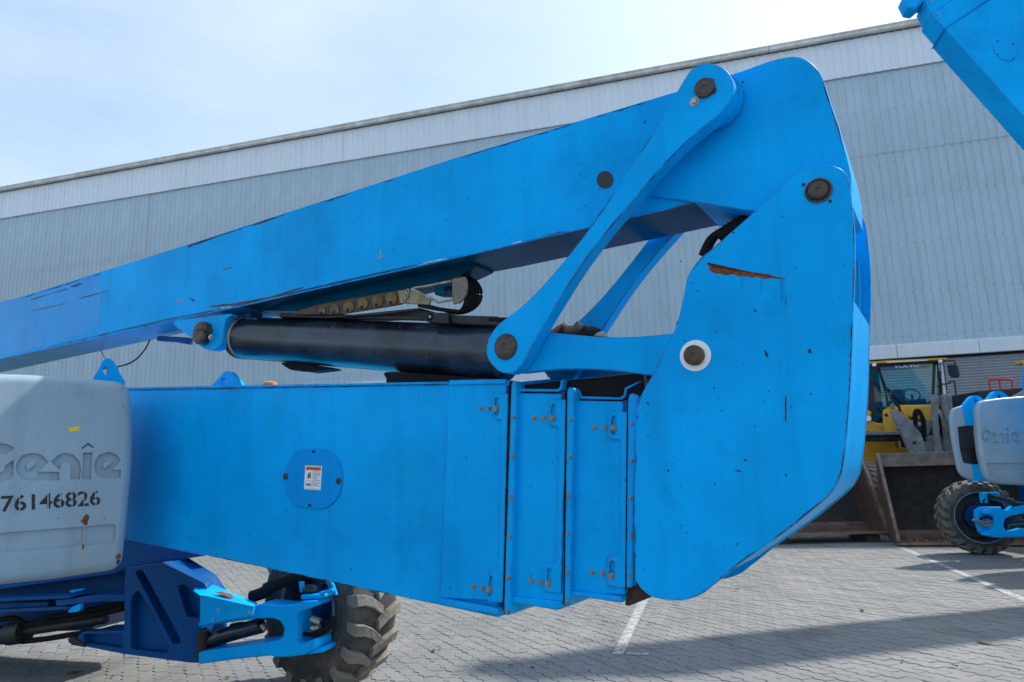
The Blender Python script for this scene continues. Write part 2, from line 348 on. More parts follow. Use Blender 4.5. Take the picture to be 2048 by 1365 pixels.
# interlocking zigzag pavers, long side towards 118 degrees
PL, PW, GA = .232, .116, R_(28)
gx = np.array([math.cos(GA), math.sin(GA)]); gy = np.array([-math.sin(GA), math.cos(GA)])
def zig(t, L, a):
    t = (t / L) % 1; k = [(0, 0), (.16, 1), (.34, 1), (.66, -1), (.84, -1), (1, 0)]
    for (x0, y0), (x1, y1) in zip(k, k[1:]):
        if t <= x1: return a * (y0 + (y1 - y0) * (t - x0) / (x1 - x0))
    return 0
def paver_outline():
    a, b = .010, .006; A = []
    tl = [0, .16, .34, .66, .84]
    half = PL / 2
    for h in (0, 1):
        for t in tl: q = h * half + t * half; A.append((zig(q, half, a), q))
    top = [(t * PW, PL + zig(t * PW, PW, b)) for t in (0, .16, .34, .66, .84)]
    right = [(PW + x, y) for x, y in A]
    bottom = [(x, y - PL) for x, y in top]
    ring = [A[0]] + A[1:] + [(0, PL)] + top[1:] + [(PW, PL)] + right[:0:-1] + [(PW, 0)] + bottom[:0:-1]
    return ring
ring = paver_outline(); cen = (PW / 2, PL / 2)
def shrink(r, d):
    out = []; n = len(r)
    for i in range(n):
        p = Vector(r[i]); e = (Vector(r[(i + 1) % n]) - Vector(r[i - 1])); e.normalize(); out.append(p + Vector((e.y, -e.x)) * d if area2(r) < 0 else p - Vector((e.y, -e.x)) * d)
    return out
r0 = shrink(ring, .0020); r1 = shrink(ring, .0058); nr = len(ring)
PV = [(p.x - cen[0], p.y - cen[1], -.0065) for p in r0] + [(p.x - cen[0], p.y - cen[1], 0.0) for p in r1]
PF = [tuple(range(nr, 2 * nr))] + [(i, (i + 1) % nr, nr + (i + 1) % nr, nr + i) for i in range(nr)]
pm = bpy.data.meshes.new('paver'); pm.from_pydata(PV, [], PF); pm.update(); pm.materials.append(M['paver'])
if pm.polygons[0].normal.z < 0: pm.flip_normals()
cells = []
for i in range(-140, 170):
    for j in range(-30, 130):
        c = gx * (i * PW) + gy * ((j + .5 * (i % 2)) * PL)
        if c[1] < 4.3 or c[1] > 15.5: continue
        u, v, d = proj((c[0], c[1], 0))
        if -60 < u < 2110 and v < 1440: cells.append((d, u, v, c[0], c[1]))
# which cells the machine hides from the photograph (roughly: above the boom's lower edge)
def hidden(u, v): return (u < 420 and v < 1250) or (420 < u < 880 and v < 1300 and not (880 - u) > 300) or (540 < u < 800 and v < 1420)
vis = [c for c in cells if 0 < c[1] < 2048 and c[2] < 1365 and not hidden(c[1], c[2])]; vis.sort()
near = set(id(c) for c in vis[:300])
zr = lambda: random.uniform(-.0030, .0026)
for c in vis[:300]:
    o = obj('paver', pm, None, gr); o.location = (c[3], c[4], zr() + .0); o.rotation_euler = (random.uniform(-.008, .008), random.uniform(-.008, .008), GA)
base = np.array([tuple(v.co) for v in pm.vertices]); fl = [tuple(p.vertices) for p in pm.polygons]
ca, sa = math.cos(GA), math.sin(GA); VV = []; FF = []
for c in cells:
    if id(c) in near: continue
    k = len(VV); z0 = zr(); tx, ty = random.uniform(-.008, .008), random.uniform(-.008, .008)
    for x, y, z in base: VV.append((c[3] + x * ca - y * sa, c[4] + x * sa + y * ca, z + z0 + x * tx + y * ty))
    FF += [tuple(k + q for q in f) for f in fl]
me = bpy.data.meshes.new('paving'); me.from_pydata(VV, [], FF); me.update(); obj('paving', me, M['paver'], gr, kind='stuff')
jr = [ground(-200, 1500), ground(2250, 1500), (15, 15.6, 0), (-10, 15.6, 0)]
mk('jointing_sand', [(p[0], p[1], -.0060) for p in jr], [(0, 1, 2, 3)], M['joint'], gr)

def line_mat():
    m, nt, bs = nodes('worn white road paint'); g = N(nt, 'NewGeometry'); o = nt.nodes['Material Output']
    bs.inputs['Base Color'].default_value = (.42, .43, .43, 1); bs.inputs['Roughness'].default_value = .7
    t = N(nt, 'BsdfTransparent'); x = N(nt, 'MixShader'); f = ramp(nt, noise(nt, 14, 7, .7, vec=g.outputs['Position']), .38, .60, (.92,) * 3 + (1,), (.3,) * 3 + (1,))
    nt.links.new(f, x.inputs[0]); nt.links.new(t.outputs[0], x.inputs[1]); nt.links.new(bs.outputs[0], x.inputs[2]); nt.links.new(x.outputs[0], o.inputs[0]); return m
M['line'] = line_mat()
def pline(px):
    V = [tuple(ground(*p)[:2]) + (.0065,) for p in px]; mk('parking_line', V, [tuple(range(len(V)))], M['line'], None, kind='structure')
a = ground(1238, 1310); d = np.array([math.cos(R_(74.6)), math.sin(R_(74.6)), 0]); n_ = np.array([d[1], -d[0], 0])
def strip(p, d, n, l, w):
    q = [p, p + n * w, p + n * w + d * l, p + d * l]; mk('parking_line', [(v[0], v[1], .0065) for v in q], [(0, 1, 2, 3)], M['line'], None, kind='structure')
strip(ground(1224, 1310), d, n_, 7.0, .095); strip(ground(1247, 1310) + n_ * .02, n_, d, .19, .06)
b = ground(2060, 1210); strip(b - d * 1.0, d, n_, 6.5, .10)
# litter: dry leaves and chips scattered on the paving
LV = []; LF = []
for (u, v, s_) in [(150, 1348, .075), (1052, 1263, .02), (868, 1304, .05), (880, 1302, .03), (1725, 1222, .06), (1968, 1288, .07), (1227, 1285, .02), (835, 1273, .03), (1022, 1334, .03), (455, 1358, .03), (225, 1356, .03), (210, 1328, .03), (1065, 1338, .03), (1805, 1325, .03), (1905, 1335, .04), (1690, 1099, .03), (1475, 1180, .05), (1300, 1250, .03)]:
    p = ground(u, v); k = len(LV); a0 = random.uniform(0, 3); n = 7
    for i in range(n):
        t = 2 * math.pi * i / n; x = math.cos(t) * s_ * random.uniform(.8, 1.1); y = math.sin(t) * s_ * .35
        LV.append((p[0] + x * math.cos(a0) * 1 - y * math.sin(a0), p[1] + x * math.sin(a0) + y * math.cos(a0), .008 + random.uniform(0, .012)))
    LV.append((p[0], p[1], .02)); LF += [(k + i, k + (i + 1) % n, k + n) for i in range(n)]
lt = mk('litter', LV, LF, M['leaf'], None, kind='stuff'); lt['label'] = 'dry leaves and chips scattered over the grey paving'; lt['category'] = 'litter'

# ------------------------------------------------------------------ warehouse
WK = 1.22; _d = ray(1950, 900); WF = Frame(15.906, _d[0] / _d[1] * 18.5 * WK, 18.5 * WK)
def clad(name, base, var=.08):
    m, nt, bs = nodes(name); t = N(nt, 'TexCoord'); oi = N(nt, 'ObjectInfo')
    c = mix(nt, ramp(nt, noise(nt, .6, 5, .6), .3, .7), tuple(q * (1 - var) for q in base), tuple(q * (1 + var) for q in base))
    c = mix(nt, mul(nt, oi.outputs['Random'], .16), c, tuple(q * .72 for q in base))
    c = mix(nt, mul(nt, ramp(nt, noise(nt, 1.4, 6, .65, sc=(6, 6, .35)), .48, .72), .34), c, tuple(q * .6 for q in base))
    nt.links.new(c, bs.inputs['Base Color']); bs.inputs['Roughness'].default_value = .5; bump(nt, bs, noise(nt, 1.2, 2, .5), .08, .05); return m
M['clad_grey'] = clad('blue grey cladding', (.42, .54, .62)); M['clad_white'] = clad('off white cladding', (.74, .81, .88), .04)
M['trim'] = clad('white flashing', (.64, .70, .75), .03); M['gutter'] = plain('weathered beige gutter', (.62, .63, .60), rough=.6, dirtc=(.30, .25, .16), dirt=.35, scale=2)
M['seam'] = plain('dark grey screw heads', (.10, .11, .12), rough=.9)  # dark grey of the cladding screws
zw = lambda z: CAMH + WK * (z - CAMH)      # wall heights read off the photograph for a wall 18.5 m away
wh = root('warehouse', WF, 'long corrugated metal warehouse with off white top band and blue grey wall', 'warehouse')
RIB = .2174 * WK; SHW = RIB * 4
def sheet_mesh(name, z0, z1, mat, t=.004):
    prof = []
    for k in range(4):
        x = k * RIB
        prof += [(x, 0), (x + .060, 0), (x + .064, -.004), (x + .068, 0), (x + .152, 0), (x + .170, -.032), (x + .196, -.032), (x + .2140, -.0)]
    prof.append((SHW + .004, -.002))
    n = len(prof); V = []; Fc = []
    for z in (z0, z1):
        V += [(x, w, z) for x, w in prof]
    V += [(x, w + t, z0) for x, w in prof]
    for i in range(n - 1): Fc += [(i, i + 1, n + i + 1, n + i), (i, i + 1, 2 * n + i + 1, 2 * n + i)]
    me = bpy.data.meshes.new(name); me.from_pydata(V, [], Fc); me.update(); me.materials.append(mat); return me
rows = [('cladding_sheet', zw(4.70), zw(10.43), M['clad_grey'], 0.0), ('cladding_sheet', zw(10.40), zw(13.25), M['clad_grey'], -.012), ('cladding_sheet', zw(12.95), zw(14.15), M['clad_white'], -.085)]
meshes = [sheet_mesh(r[0], r[1], r[2], r[3]) for r in rows]
nS = 58; s_left = -43.2 * WK
for ri, r in enumerate(rows):
    for k in range(nS):
        o = obj('cladding_sheet', meshes[ri], None, wh); o.location = (s_left + k * SHW, r[4] - (.003 if k % 2 else 0), 0)
        o.rotation_euler = (random.uniform(-.0004, .0004), 0, random.uniform(-.002, .002))
SV = []; SF = []
for z in map(zw, (4.95, 6.18, 7.61, 9.02, 10.36, 11.75)):
    for k in range(nS * 4):
        s = s_left + k * RIB + .105; w = -.006 if z < zw(10.38) else -.02
        if s < -30: continue
        zz = z + random.uniform(-.012, .012); kk = len(SV); n = 6
        SV += [(s + .017 * math.cos(2 * math.pi * i / n), w, zz + .017 * math.sin(2 * math.pi * i / n)) for i in range(n)] + [(s, w - .018, zz)]
        SF += [(kk + i, kk + (i + 1) % n, kk + n) for i in range(n)]
mk('cladding_screws', SV, SF, M['seam'], wh, kind='stuff')
for k in range(9):   # gutter in lengths
    x0 = s_left + k * 5.6 * WK; V = []; pr = [(w_ * WK, zw(z_)) for w_, z_ in [(-.12, 14.17), (-.26, 14.17), (-.27, 14.20), (-.27, 14.27), (-.29, 14.28), (-.29, 14.31), (-.12, 14.31)]]
    V, Fc = [], []
    for x in (x0, x0 + 5.585 * WK): V += [(x, w, z) for w, z in pr]
    n = len(pr); Fc = [(i, (i + 1) % n, n + (i + 1) % n, n + i) for i in range(n)] + [tuple(range(n)), tuple(range(n, 2 * n))]
    mk('gutter', V, Fc, M['gutter'], wh)
mk('roof', [(s_left - 1, -.36, zw(14.315)), (9, -.36, zw(14.315)), (9, 26, zw(15.2)), (s_left - 1, 26, zw(15.2)), (s_left - 1, -.36, zw(14.305)), (9, -.36, zw(14.305)), (9, 26, zw(15.1)), (s_left - 1, 26, zw(15.1))], [(0, 1, 2, 3), (4, 5, 6, 7), (0, 1, 5, 4), (1, 2, 6, 5), (2, 3, 7, 6), (3, 0, 4, 7)], M['gutter'], wh)
boxm('wall_core', (s_left - 1, .08, 0), (9, 26, zw(14.2)), M['clad_grey'], wh, bevel=0)
for k in range(26):   # white flashing over the doors, each length its own piece
    x0 = s_left + k * 2.42
    V, Fc = [], []; pr = [(w_, zw(z_)) for w_, z_ in [(.05, 4.73), (-.10, 4.73), (-.13, 4.70), (-.13, 4.35), (-.10, 4.34), (.05, 4.34)]]
    for x in (x0, x0 + 2.405): V += [(x, w, z) for w, z in pr]
    n = len(pr); Fc = [(i, (i + 1) % n, n + (i + 1) % n, n + i) for i in range(n)] + [tuple(range(n)), tuple(range(n, 2 * n))]
    mk('flashing', V, Fc, M['trim'], wh)
M['shutter'] = clad('grey roller shutter', (.24, .255, .28), .05)
V, Fc = [], []
nsl = 52; sh0, sh1 = -8.0, 7.0
for i in range(nsl * 4 + 1):
    z = .03 + i * ((zw(4.33) - .03) / (nsl * 4)); w = .04 - .026 * abs(math.sin(math.pi * i / 4)); V += [(sh0, w, z), (sh1, w, z)]
    if i: Fc.append((2 * i - 2, 2 * i - 1, 2 * i + 1, 2 * i))
mk('roller_shutter', V, Fc, M['shutter'], wh, smooth=False)
mk('shutter_brush', [(sh0, -.02, zw(4.345)), (sh1, -.02, zw(4.345)), (sh1, -.02, zw(4.27)), (sh0, -.02, zw(4.27)), (sh0, .0, zw(4.345)), (sh1, .0, zw(4.345)), (sh1, .0, zw(4.27)), (sh0, .0, zw(4.27))], [(0, 1, 2, 3), (4, 5, 6, 7), (2, 3, 7, 6), (0, 1, 5, 4), (0, 3, 7, 4), (1, 2, 6, 5)], M['black'], wh)

# ================================================================== NEAR BOOM LIFT
BF = Frame(32, 1.102, 2.496)
lift = root('boom_lift', BF, 'blue articulating boom lift seen close up at its folded boom elbow', 'boom lift')
B, BP = M['blue'], M['blue_plate']

# ---- primary boom: three telescoping tubes, declining towards the elbow
W0, W1 = .03, .50
pb = plate('primary_boom', BF, [(120, 781), (265, 779.5), (898, 768), (1012, 766), (996, 1236), (880, 1211), (415, 1112), (120, 1050)], W0, W1 - W0, B, lift, bevel=.006)
plate('top_flange', BF, [(120, 776.5), (265, 775), (898, 763.5), (898, 768.2), (265, 779.7), (120, 781.2)], W0 - .012, W1 - W0 + .024, B, pb, bevel=.002)
Zp = lambda q: (860 + q[0] / 2.528, 720 + q[1] / 2.528)
# collar with ledge of the outer tube
cw = .008
c1 = plate('boom_collar', BF, [Zp(p) for p in [(95, 108), (405, 102), (372, 1232), (340, 1222), (48, 1206)]], cw, W1 - cw + .03, B, lift, bevel=.006)
plate('bottom_ledge', BF, [Zp(p) for p in [(46, 1206), (346, 1258), (344, 1292), (42, 1242)]], cw - .020, W1 - cw + .05, B, c1, bevel=.007)
plate('top_strip', BF, [Zp(p) for p in [(95, 103), (383, 98), (381, 122), (95, 128)]], cw - .010, .012, B, c1, bevel=.003)
def flange(pts, w0, mat=B):
    return plate('boom_flange', BF, [Zp(p) for p in pts], w0, W1 - w0 + .06, mat, lift, bevel=.004)
f1 = flange([(411, 118), (418, 108), (436, 108), (440, 120), (408, 1280), (400, 1292), (384, 1290), (373, 1275)], -.014)
s2w = .014
s2 = plate('inner_boom_tube', BF, [Zp(p) for p in [(436, 168), (700, 172), (676, 1238), (404, 1220)]], s2w, W1 - s2w - .03, B, lift, bevel=.005)
f2 = flange([(693, 158), (700, 140), (722, 140), (730, 152), (708, 1236), (700, 1248), (686, 1246), (679, 1232)], -.004)
s3w = .026
s3 = plate('inner_boom_tube', BF, [Zp(p) for p in [(728, 205), (1010, 212), (985, 1190), (706, 1180)]], s3w, W1 - s3w - .05, B, lift, bevel=.005)
f3 = flange([(1001, 195), (1008, 172), (1030, 170), (1046, 190), (1034, 600), (1022, 1150), (1004, 1155), (991, 1150)], .010)
plate('rusty_corner_bracket', BF, [Zp(p) for p in [(1004, 1100), (1030, 1090), (1060, 1160), (1112, 1196), (1105, 1206), (1003, 1246), (984, 1240)]], .05, .36, M['rust_dark'], lift, bevel=.004, label='rust brown corner bracket under the inner boom end')
plate('bottom_ledge', BF, [Zp(p) for p in [(412, 1196), (662, 1222), (660, 1264), (640, 1266), (410, 1232)]], s2w - .018, .46, B, s2, bevel=.007)
plate('bottom_ledge', BF, [Zp(p) for p in [(714, 1168), (975, 1198), (972, 1228), (962, 1230), (708, 1192)]], s3w - .018, .44, B, s3, bevel=.007)
# black strips in the gaps either side of each flange
for L, w, par in (([(436, 160), (446, 160), (432, 640), (412, 1222), (402, 1222), (424, 640)], s2w - .005, s2), ([(400, 112), (412, 108), (374, 1288), (368, 1240)], cw - .014, c1), ([(728, 190), (738, 190), (724, 640), (712, 1196), (704, 1196), (716, 640)], s3w - .005, s3), ([(686, 160), (696, 150), (682, 1240), (674, 1236)], s2w - .012, s2), ([(995, 215), (1003, 200), (993, 1150), (986, 1170)], s3w - .012, s3), ([(1034, 230), (1048, 210), (1038, 640), (1030, 1150), (1020, 1150), (1030, 640)], .022, f3)):
    plate('gap_strip', BF, [Zp(p) for p in L], w, .006, M['black'], par, bevel=0)
# wear-pad trays on top of the inner tubes
plate('tray', BF, [Zp(p) for p in [(440, 112), (450, 110), (458, 146), (640, 148), (655, 138), (660, 102), (672, 99), (668, 150), (650, 162), (452, 160)]], .010, .44, B, s2, bevel=.004)
plate('tray', BF, [Zp(p) for p in [(745, 150), (752, 148), (764, 184), (960, 190), (978, 178), (984, 142), (1060, 106), (1062, 112), (992, 150), (988, 190), (968, 202), (758, 198)]], .035, .42, B, s3, bevel=.004)
plate('tray_fin', BF, [Zp(p) for p in [(664, 102), (845, 86), (850, 92), (760, 128), (690, 140), (668, 146)]], .09, .02, B, s2, bevel=.002)
plate('tray_fin', BF, [Zp(p) for p in [(762, 148), (840, 110), (910, 124), (965, 165), (950, 182), (768, 180)]], .10, .02, B, s3, bevel=.002)
plate('tray_back', BF, [Zp(p) for p in [(450, 112), (660, 92), (660, 140), (458, 146)]], .40, .02, B, s2, bevel=.002)
boxm('wear_pad', BF.P(1045, 770, .05), tuple(np.array(BF.P(1290, 800, .05)) * [1, 1, 1] + [0, .36, -.02]), M['black'], lift, bevel=.01)
# slotted adjustment brackets
def bracket(strip, ears, slots, w, parent, ix):
    (a, b, c, d), (e1, e2) = strip, ears
    holes = [fil([Zp(p) + (3.2,) for p in s]) for s in slots]
    # one plate: strip with an ear at each end
    out = fil([Zp(p) + ((5,) if i in (3, 4, 7, 8) else (1.5,)) for i, p in enumerate([a, b, c, d, e2[0], e2[1], e1[1], e1[0]])])
    return plate('adjuster_bracket', BF, out, w - .011, .011, B, parent, holes=holes, bevel=.002)
def brk(xr_t, xr_b, xi_t, xi_b, yt, yb, et, eb, xe_t, xe_b, sl_t, sl_b, w, parent):
    L = [(xi_t + 8, yt), (xr_t, yt), (xr_b, yb), (xe_b + 14, yb - 6), (xe_b, yb - 20), (xe_b + 6, eb + 14), (xe_b + 18, eb), (xi_b, eb - 4), (xi_b + 4, eb - 22), (xi_t, et + 22), (xi_t - 3, et), (xe_t + 14, et - 6), (xe_t, et - 22), (xe_t + 4, yt + 16), (xe_t + 18, yt)]
    holes = []
    for (x, y0, y1, lean) in (sl_t, sl_b):
        h = [(x - 11, y0 + 10), (x - 6, y0 + 2), (x, y0), (x + 6, y0 + 2), (x + 11, y0 + 10), (x + 11 - lean, y1 - 10), (x + 6 - lean, y1 - 2), (x - lean, y1), (x - 6 - lean, y1 - 2), (x - 11 - lean, y1 - 10)]
        holes.append([Zp(p) for p in h])
    return plate('adjuster_bracket', BF, [Zp(p) for p in L], w - .011, .0105, B, parent, holes=holes, bevel=.0018)
b1 = brk(394, 368, 362, 338, 170, 1228, 305, 1076, 314, 280, (338, 190, 280, 2), (308, 1102, 1196, 6), cw, c1)
b2 = brk(688, 662, 650, 634, 200, 1180, 340, 1026, 597, 573, (624, 222, 312, 3), (603, 1052, 1144, 3), s2w, s2)
b3 = brk(1000, 992, 960, 957, 262, 1152, 405, 990, 896, 889, (929, 283, 378, 2), (921, 1016, 1106, 4), s3w, s3)
for x0, y0, x1, y1, par, w in ((384, 128, 398, 170, c1, cw), (664, 160, 680, 200, s2, s2w), (974, 205, 1000, 262, s3, s3w)):
    plate('stop_block', BF, [Zp(p) for p in [(x0, y0), (x1, y0), (x1 - 1, y1), (x0 - 1, y1)]], w - .016, .016, M['blue_deep'], par, bevel=.002)
for par, w, L in ((c1, cw, [(258, 245, 11), (300, 245, 10), (220, 1145, 12), (266, 1153, 11)]), (b1, cw - .011, [(333, 248, 14), (302, 1162, 15)]),
                  (s2, s2w, [(528, 295, 12), (575, 295, 12), (512, 1117, 13), (558, 1125, 12)]), (b2, s2w - .011, [(618, 297, 15), (600, 1133, 15)]),
                  (s3, s3w, [(832, 343, 12), (882, 343, 12), (820, 1073, 13), (873, 1080, 13)]), (b3, s3w - .011, [(928, 345, 15), (918, 1095, 16)]),
                  (f1, -.014, [(424, 290, 8), (420, 485, 9), (413, 690, 9), (406, 895, 9), (398, 1102, 9), (393, 1270, 9)]),
                  (f2, -.004, [(711, 303, 8), (707, 492, 9), (703, 685, 9), (699, 878, 9), (695, 1073, 9), (692, 1226, 9)]),
                  (f3, .010, [(1022, 325, 8), (1021, 512, 9), (1019, 700, 9), (1018, 888, 9), (1014, 1090, 9)])):
    for x, y, r in L: bolt(BF, *Zp((x, y)), w, r / 2.528 * .95, M['bolt'], par)
# oval access cover with a warning sticker
Zc = lambda q: (540 + q[0] / 7.583, 860 + q[1] / 7.583)
oc = smo([Zc(p) for p in [(600, 281), (760, 285), (880, 310), (985, 390), (1060, 520), (1090, 690), (1086, 820), (1050, 960), (970, 1090), (870, 1170), (760, 1205), (600, 1192), (460, 1172), (360, 1120), (280, 1030), (230, 900), (214, 760), (222, 640), (262, 500), (340, 380), (450, 300)]], 3)
ac = plate('access_cover', BF, oc, W0 - .008, .0075, M['blue_disc'], lift, bevel=.002)
for q in ((240, 705), (1043, 775)): pin('screw', BF, *Zc(q), 4.6, W0 - .008, .008, M['pin'], ac, n=14)
for q in ((660, 330), (600, 1145)): plate('screw_hole', BF, [Zc(p) for p in [(q[0] - 24, q[1] - 22), (q[0] + 24, q[1] - 22), (q[0] + 22, q[1] + 22), (q[0] - 26, q[1] + 22)]], W0 - .0088, .0012, M['ink'], ac, bevel=0)
ws = W0 - .0092
st = plate('warning_sticker', BF, fil([Zc(p) + (1.2,) for p in [(535, 540), (788, 553), (765, 917), (515, 900)]]), ws, .001, M['sticker'], ac, bevel=0, label='white warning sticker with an orange heading')
def sq(x, y):   # 0..1 inside the sticker
    a, b, c, d = [np.array(p) for p in ((535, 540), (788, 553), (515, 900), (765, 917))]; q = (a * (1 - x) + b * x) * (1 - y) + (c * (1 - x) + d * x) * y; return Zc(q)
L0 = ws - .0008
plate('heading', BF, [sq(.045, .035), sq(.955, .035), sq(.955, .19), sq(.045, .19)], L0, .0006, M['orange'], st, bevel=0) if False else plate('sticker_heading', BF, [sq(.045, .035), sq(.955, .035), sq(.955, .19), sq(.045, .19)], L0, .0007, M['orange'], ac, bevel=0)
text_on('sticker_lettering', BF, 'WARNING', (sq(.27, .155), sq(.90, .165), sq(.27, .075)), L0 - .0008, M['ink'], ac, offset=.012)
VV, FF = [], []
def rect(x0, y0, x1, y1):
    k = len(VV); VV.extend([BF.P(*sq(x, y), L0) for x, y in ((x0, y0), (x1, y0), (x1, y1), (x0, y1))]); FF.append((k, k + 1, k + 2, k + 3))
def poly(L):
    k = len(VV); VV.extend([BF.P(*sq(x, y), L0) for x, y in L]); FF.append(tuple(range(k, k + len(L))))
for i, y in enumerate([.235, .30, .355, .41, .465, .52, .585, .705, .76, .815]):   # lines of small print
    x = .52
    while x < .9:
        l = random.uniform(.03, .09); rect(x, y, min(x + l, .93), y + .022); x += l + .025
        if x > .72 and i in (4, 5, 8): break
rect(.03, .645, .97, .652); rect(.465, .20, .473, .95); rect(.03, .955, .97, .962)
for (x, y, r) in ((.22, .33, .03), (.24, .75, .028)): poly([(x + r * math.cos(t * .8), y + r * .7 * math.sin(t * .8)) for t in range(8)])
poly([(.16, .38), (.26, .36), (.28, .46), (.2, .47)]); poly([(.13, .5), (.2, .46), (.22, .48), (.15, .54)]); poly([(.28, .30), (.35, .27), (.36, .52), (.30, .52)]); poly([(.24, .46), (.28, .45), (.27, .56), (.23, .55)])
poly([(.06, .75), (.2, .80), (.2, .82), (.06, .78)]); poly([(.28, .78), (.43, .74), (.43, .77), (.29, .82)]); poly([(.2, .77), (.28, .77), (.27, .84), (.21, .84)]); poly([(.08, .84), (.2, .81), (.2, .83), (.08, .86)]); poly([(.29, .82), (.42, .84), (.42, .86), (.28, .84)])
mk('sticker_print', VV, FF, M['ink'], ac)
poly_w = []; k0 = L0 - .0008
mk('warning_triangle', [BF.P(*sq(x, y), k0) for x, y in ((.10, .165), (.22, .17), (.16, .07))], [(0, 1, 2)], M['ink'], ac)
# lifting lugs and beacon on top of the boom
plate('lifting_lug', BF, smo([(425, 776), (436, 758), (444, 748), (453, 743), (463, 746), (471, 757), (482, 776)], 3), .16, .035, B, lift, holes=[circ((0, 0), 0) if False else [(447.5 + 5 * math.cos(t * math.pi / 6), 763 + 7.5 * math.sin(t * math.pi / 6)) for t in range(12)]], bevel=.004)
s_, z_ = BF.uv(540, 775, .42); lathe('beacon', [(-.02, .045), (.012, .048), (.03, .046), (.038, .03), (.04, .001)], M['orange'], lift, axis='z', c=(s_, .42, z_), n=20, label='orange beacon cap peeping over the boom')

# ---- upper boom
UW0, UW1 = .055, .385
ub = plate('upper_boom', BF, [(-260, 687), (0, 607), (350, 497), (700, 384), (900, 319), (1120, 253), (1350, 184), (1480, 143), (1520, 150), (1520, 378), (1381, 408), (1181, 454), (973, 502), (762, 545), (600, 582), (484, 612), (338, 638), (0, 718), (-260, 780)], UW0, UW1 - UW0, B, lift, bevel=.005)
nose = plate('boom_nose', BF, fil([(1289, 390), (1400, 168), (1466, 149), (1550, 118, 40), (1601, 110, 60), (1640, 140, 40), (1660, 203, 60), (1694, 315, 40), (1702, 352), (1704, 410), (1640, 440), (1507, 423)], 6), UW0 - .014, UW1 - UW0 + .028, BP, lift, bevel=.004)
plate('weld_seam', BF, [(0, 716), (484, 610), (973, 500), (1181, 452), (1381, 406), (1381, 408.5), (1181, 455), (973, 503), (484, 613), (0, 719)], UW0 - .005, .01, B, ub, bevel=.003)
plate('underside_panel', BF, [(484, 612), (762, 545), (973, 502), (1181, 454), (1381, 408), (1520, 378), (1520, 380.5), (1381, 410.5), (1181, 456.5), (973, 504.5), (762, 547.5), (484, 614.5)], UW0 + .004, UW1 - UW0 - .006, M['blue_under'], ub, bevel=0, label='oil stained underside of the upper boom, shade painted into its colour')
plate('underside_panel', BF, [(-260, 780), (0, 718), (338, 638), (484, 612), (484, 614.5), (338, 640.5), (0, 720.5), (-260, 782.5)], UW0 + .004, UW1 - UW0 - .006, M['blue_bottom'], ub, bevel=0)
# underside rail and black channel of the cable track
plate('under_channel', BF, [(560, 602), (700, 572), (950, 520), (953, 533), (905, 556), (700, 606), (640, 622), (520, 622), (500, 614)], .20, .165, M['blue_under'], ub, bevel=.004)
plate('hatch', BF, smo([(1210 + 16.5 * math.cos(t * math.pi / 12), 360 + 17.5 * math.sin(t * math.pi / 12)) for t in range(24)], 2), UW0 - .0025, .002, M['ink'], ub, bevel=0, label='round black plug in the boom side')
# far side of the elbow, seen past the near plate
endo = smo([(1507, 425), (1550, 386), (1596, 341), (1640, 328), (1678, 336), (1697, 358), (1704, 408), (1709, 459), (1710, 541), (1707, 613), (1702, 758), (1694, 870), (1685, 942), (1674, 970), (1652, 998), (1574, 1062), (1490, 1120), (1452, 1151), (1424, 1173), (1401, 1190), (1368, 1201), (1340, 1201), (1318, 1198), (1296, 1190), (1276, 1170), (1269, 1137), (1268, 981), (1271, 836), (1274, 808), (1290, 775), (1312, 736), (1340, 680), (1357, 636), (1369, 580), (1376, 552), (1387, 533), (1401, 516), (1424, 497), (1466, 461)], 3)
esz = [BF.uv(p[0], p[1], -.03) for p in endo]
ep = plate('elbow_plate', BF, esz, -.03, .022, BP, lift, bevel=.004, sz=True)
plate('elbow_plate', BF, esz, .535, .022, BP, lift, bevel=.004, sz=True)
# closing plate between them: follows the right and lower edge, set slightly in
def strip_between(name, L, w0, w1, inset, th, mat, parent):
    V = []; Fc = []; P = [np.array(BF.uv(*p, -.03)) for p in L]; n = len(P)
    for i, p in enumerate(P):
        t = P[min(i + 1, n - 1)] - P[max(i - 1, 0)]; t = t / np.linalg.norm(t); nn = np.array([t[1], -t[0]])
        a, b_ = p + nn * inset, p + nn * (inset + th)
        for w in (w0, w1): V += [(a[0], w, a[1]), (b_[0], w, b_[1])]
    for i in range(n - 1):
        k = i * 4; q = k + 4
        Fc += [(k, q, q + 2, k + 2), (k + 1, k + 3, q + 3, q + 1), (k, k + 1, q + 1, q), (k + 2, q + 2, q + 3, k + 3)]
    Fc += [(0, 1, 3, 2), (4 * n - 4, 4 * n - 2, 4 * n - 1, 4 * n - 3)]
    return mk(name, V, Fc, mat, parent, smooth=True)
strip_between('closing_plate', [(1700, 600), (1699, 640), (1695, 758), (1687, 870), (1680, 925), (1675, 950), (1662, 975), (1640, 996), (1564, 1058), (1480, 1115), (1440, 1145)], .0, .53, .0, -.010, B, lift)
for wa in (.10, .22, .34): strip_between('pressed_rib', [(1699, 660), (1695, 758), (1687, 870), (1680, 925), (1675, 950), (1662, 975), (1640, 996), (1564, 1058)], wa, wa + .035, .0, .007, B, lift)
strip_between('side_rail', [(1704, 455), (1706, 540), (1704, 613), (1699, 758), (1691, 870), (1684, 922)], .46, .60, .030, .03, B, lift)
for (u, v, dz) in ((1738, 690, 0), (1738, 770, .0), (1737, 560, 0)): pass
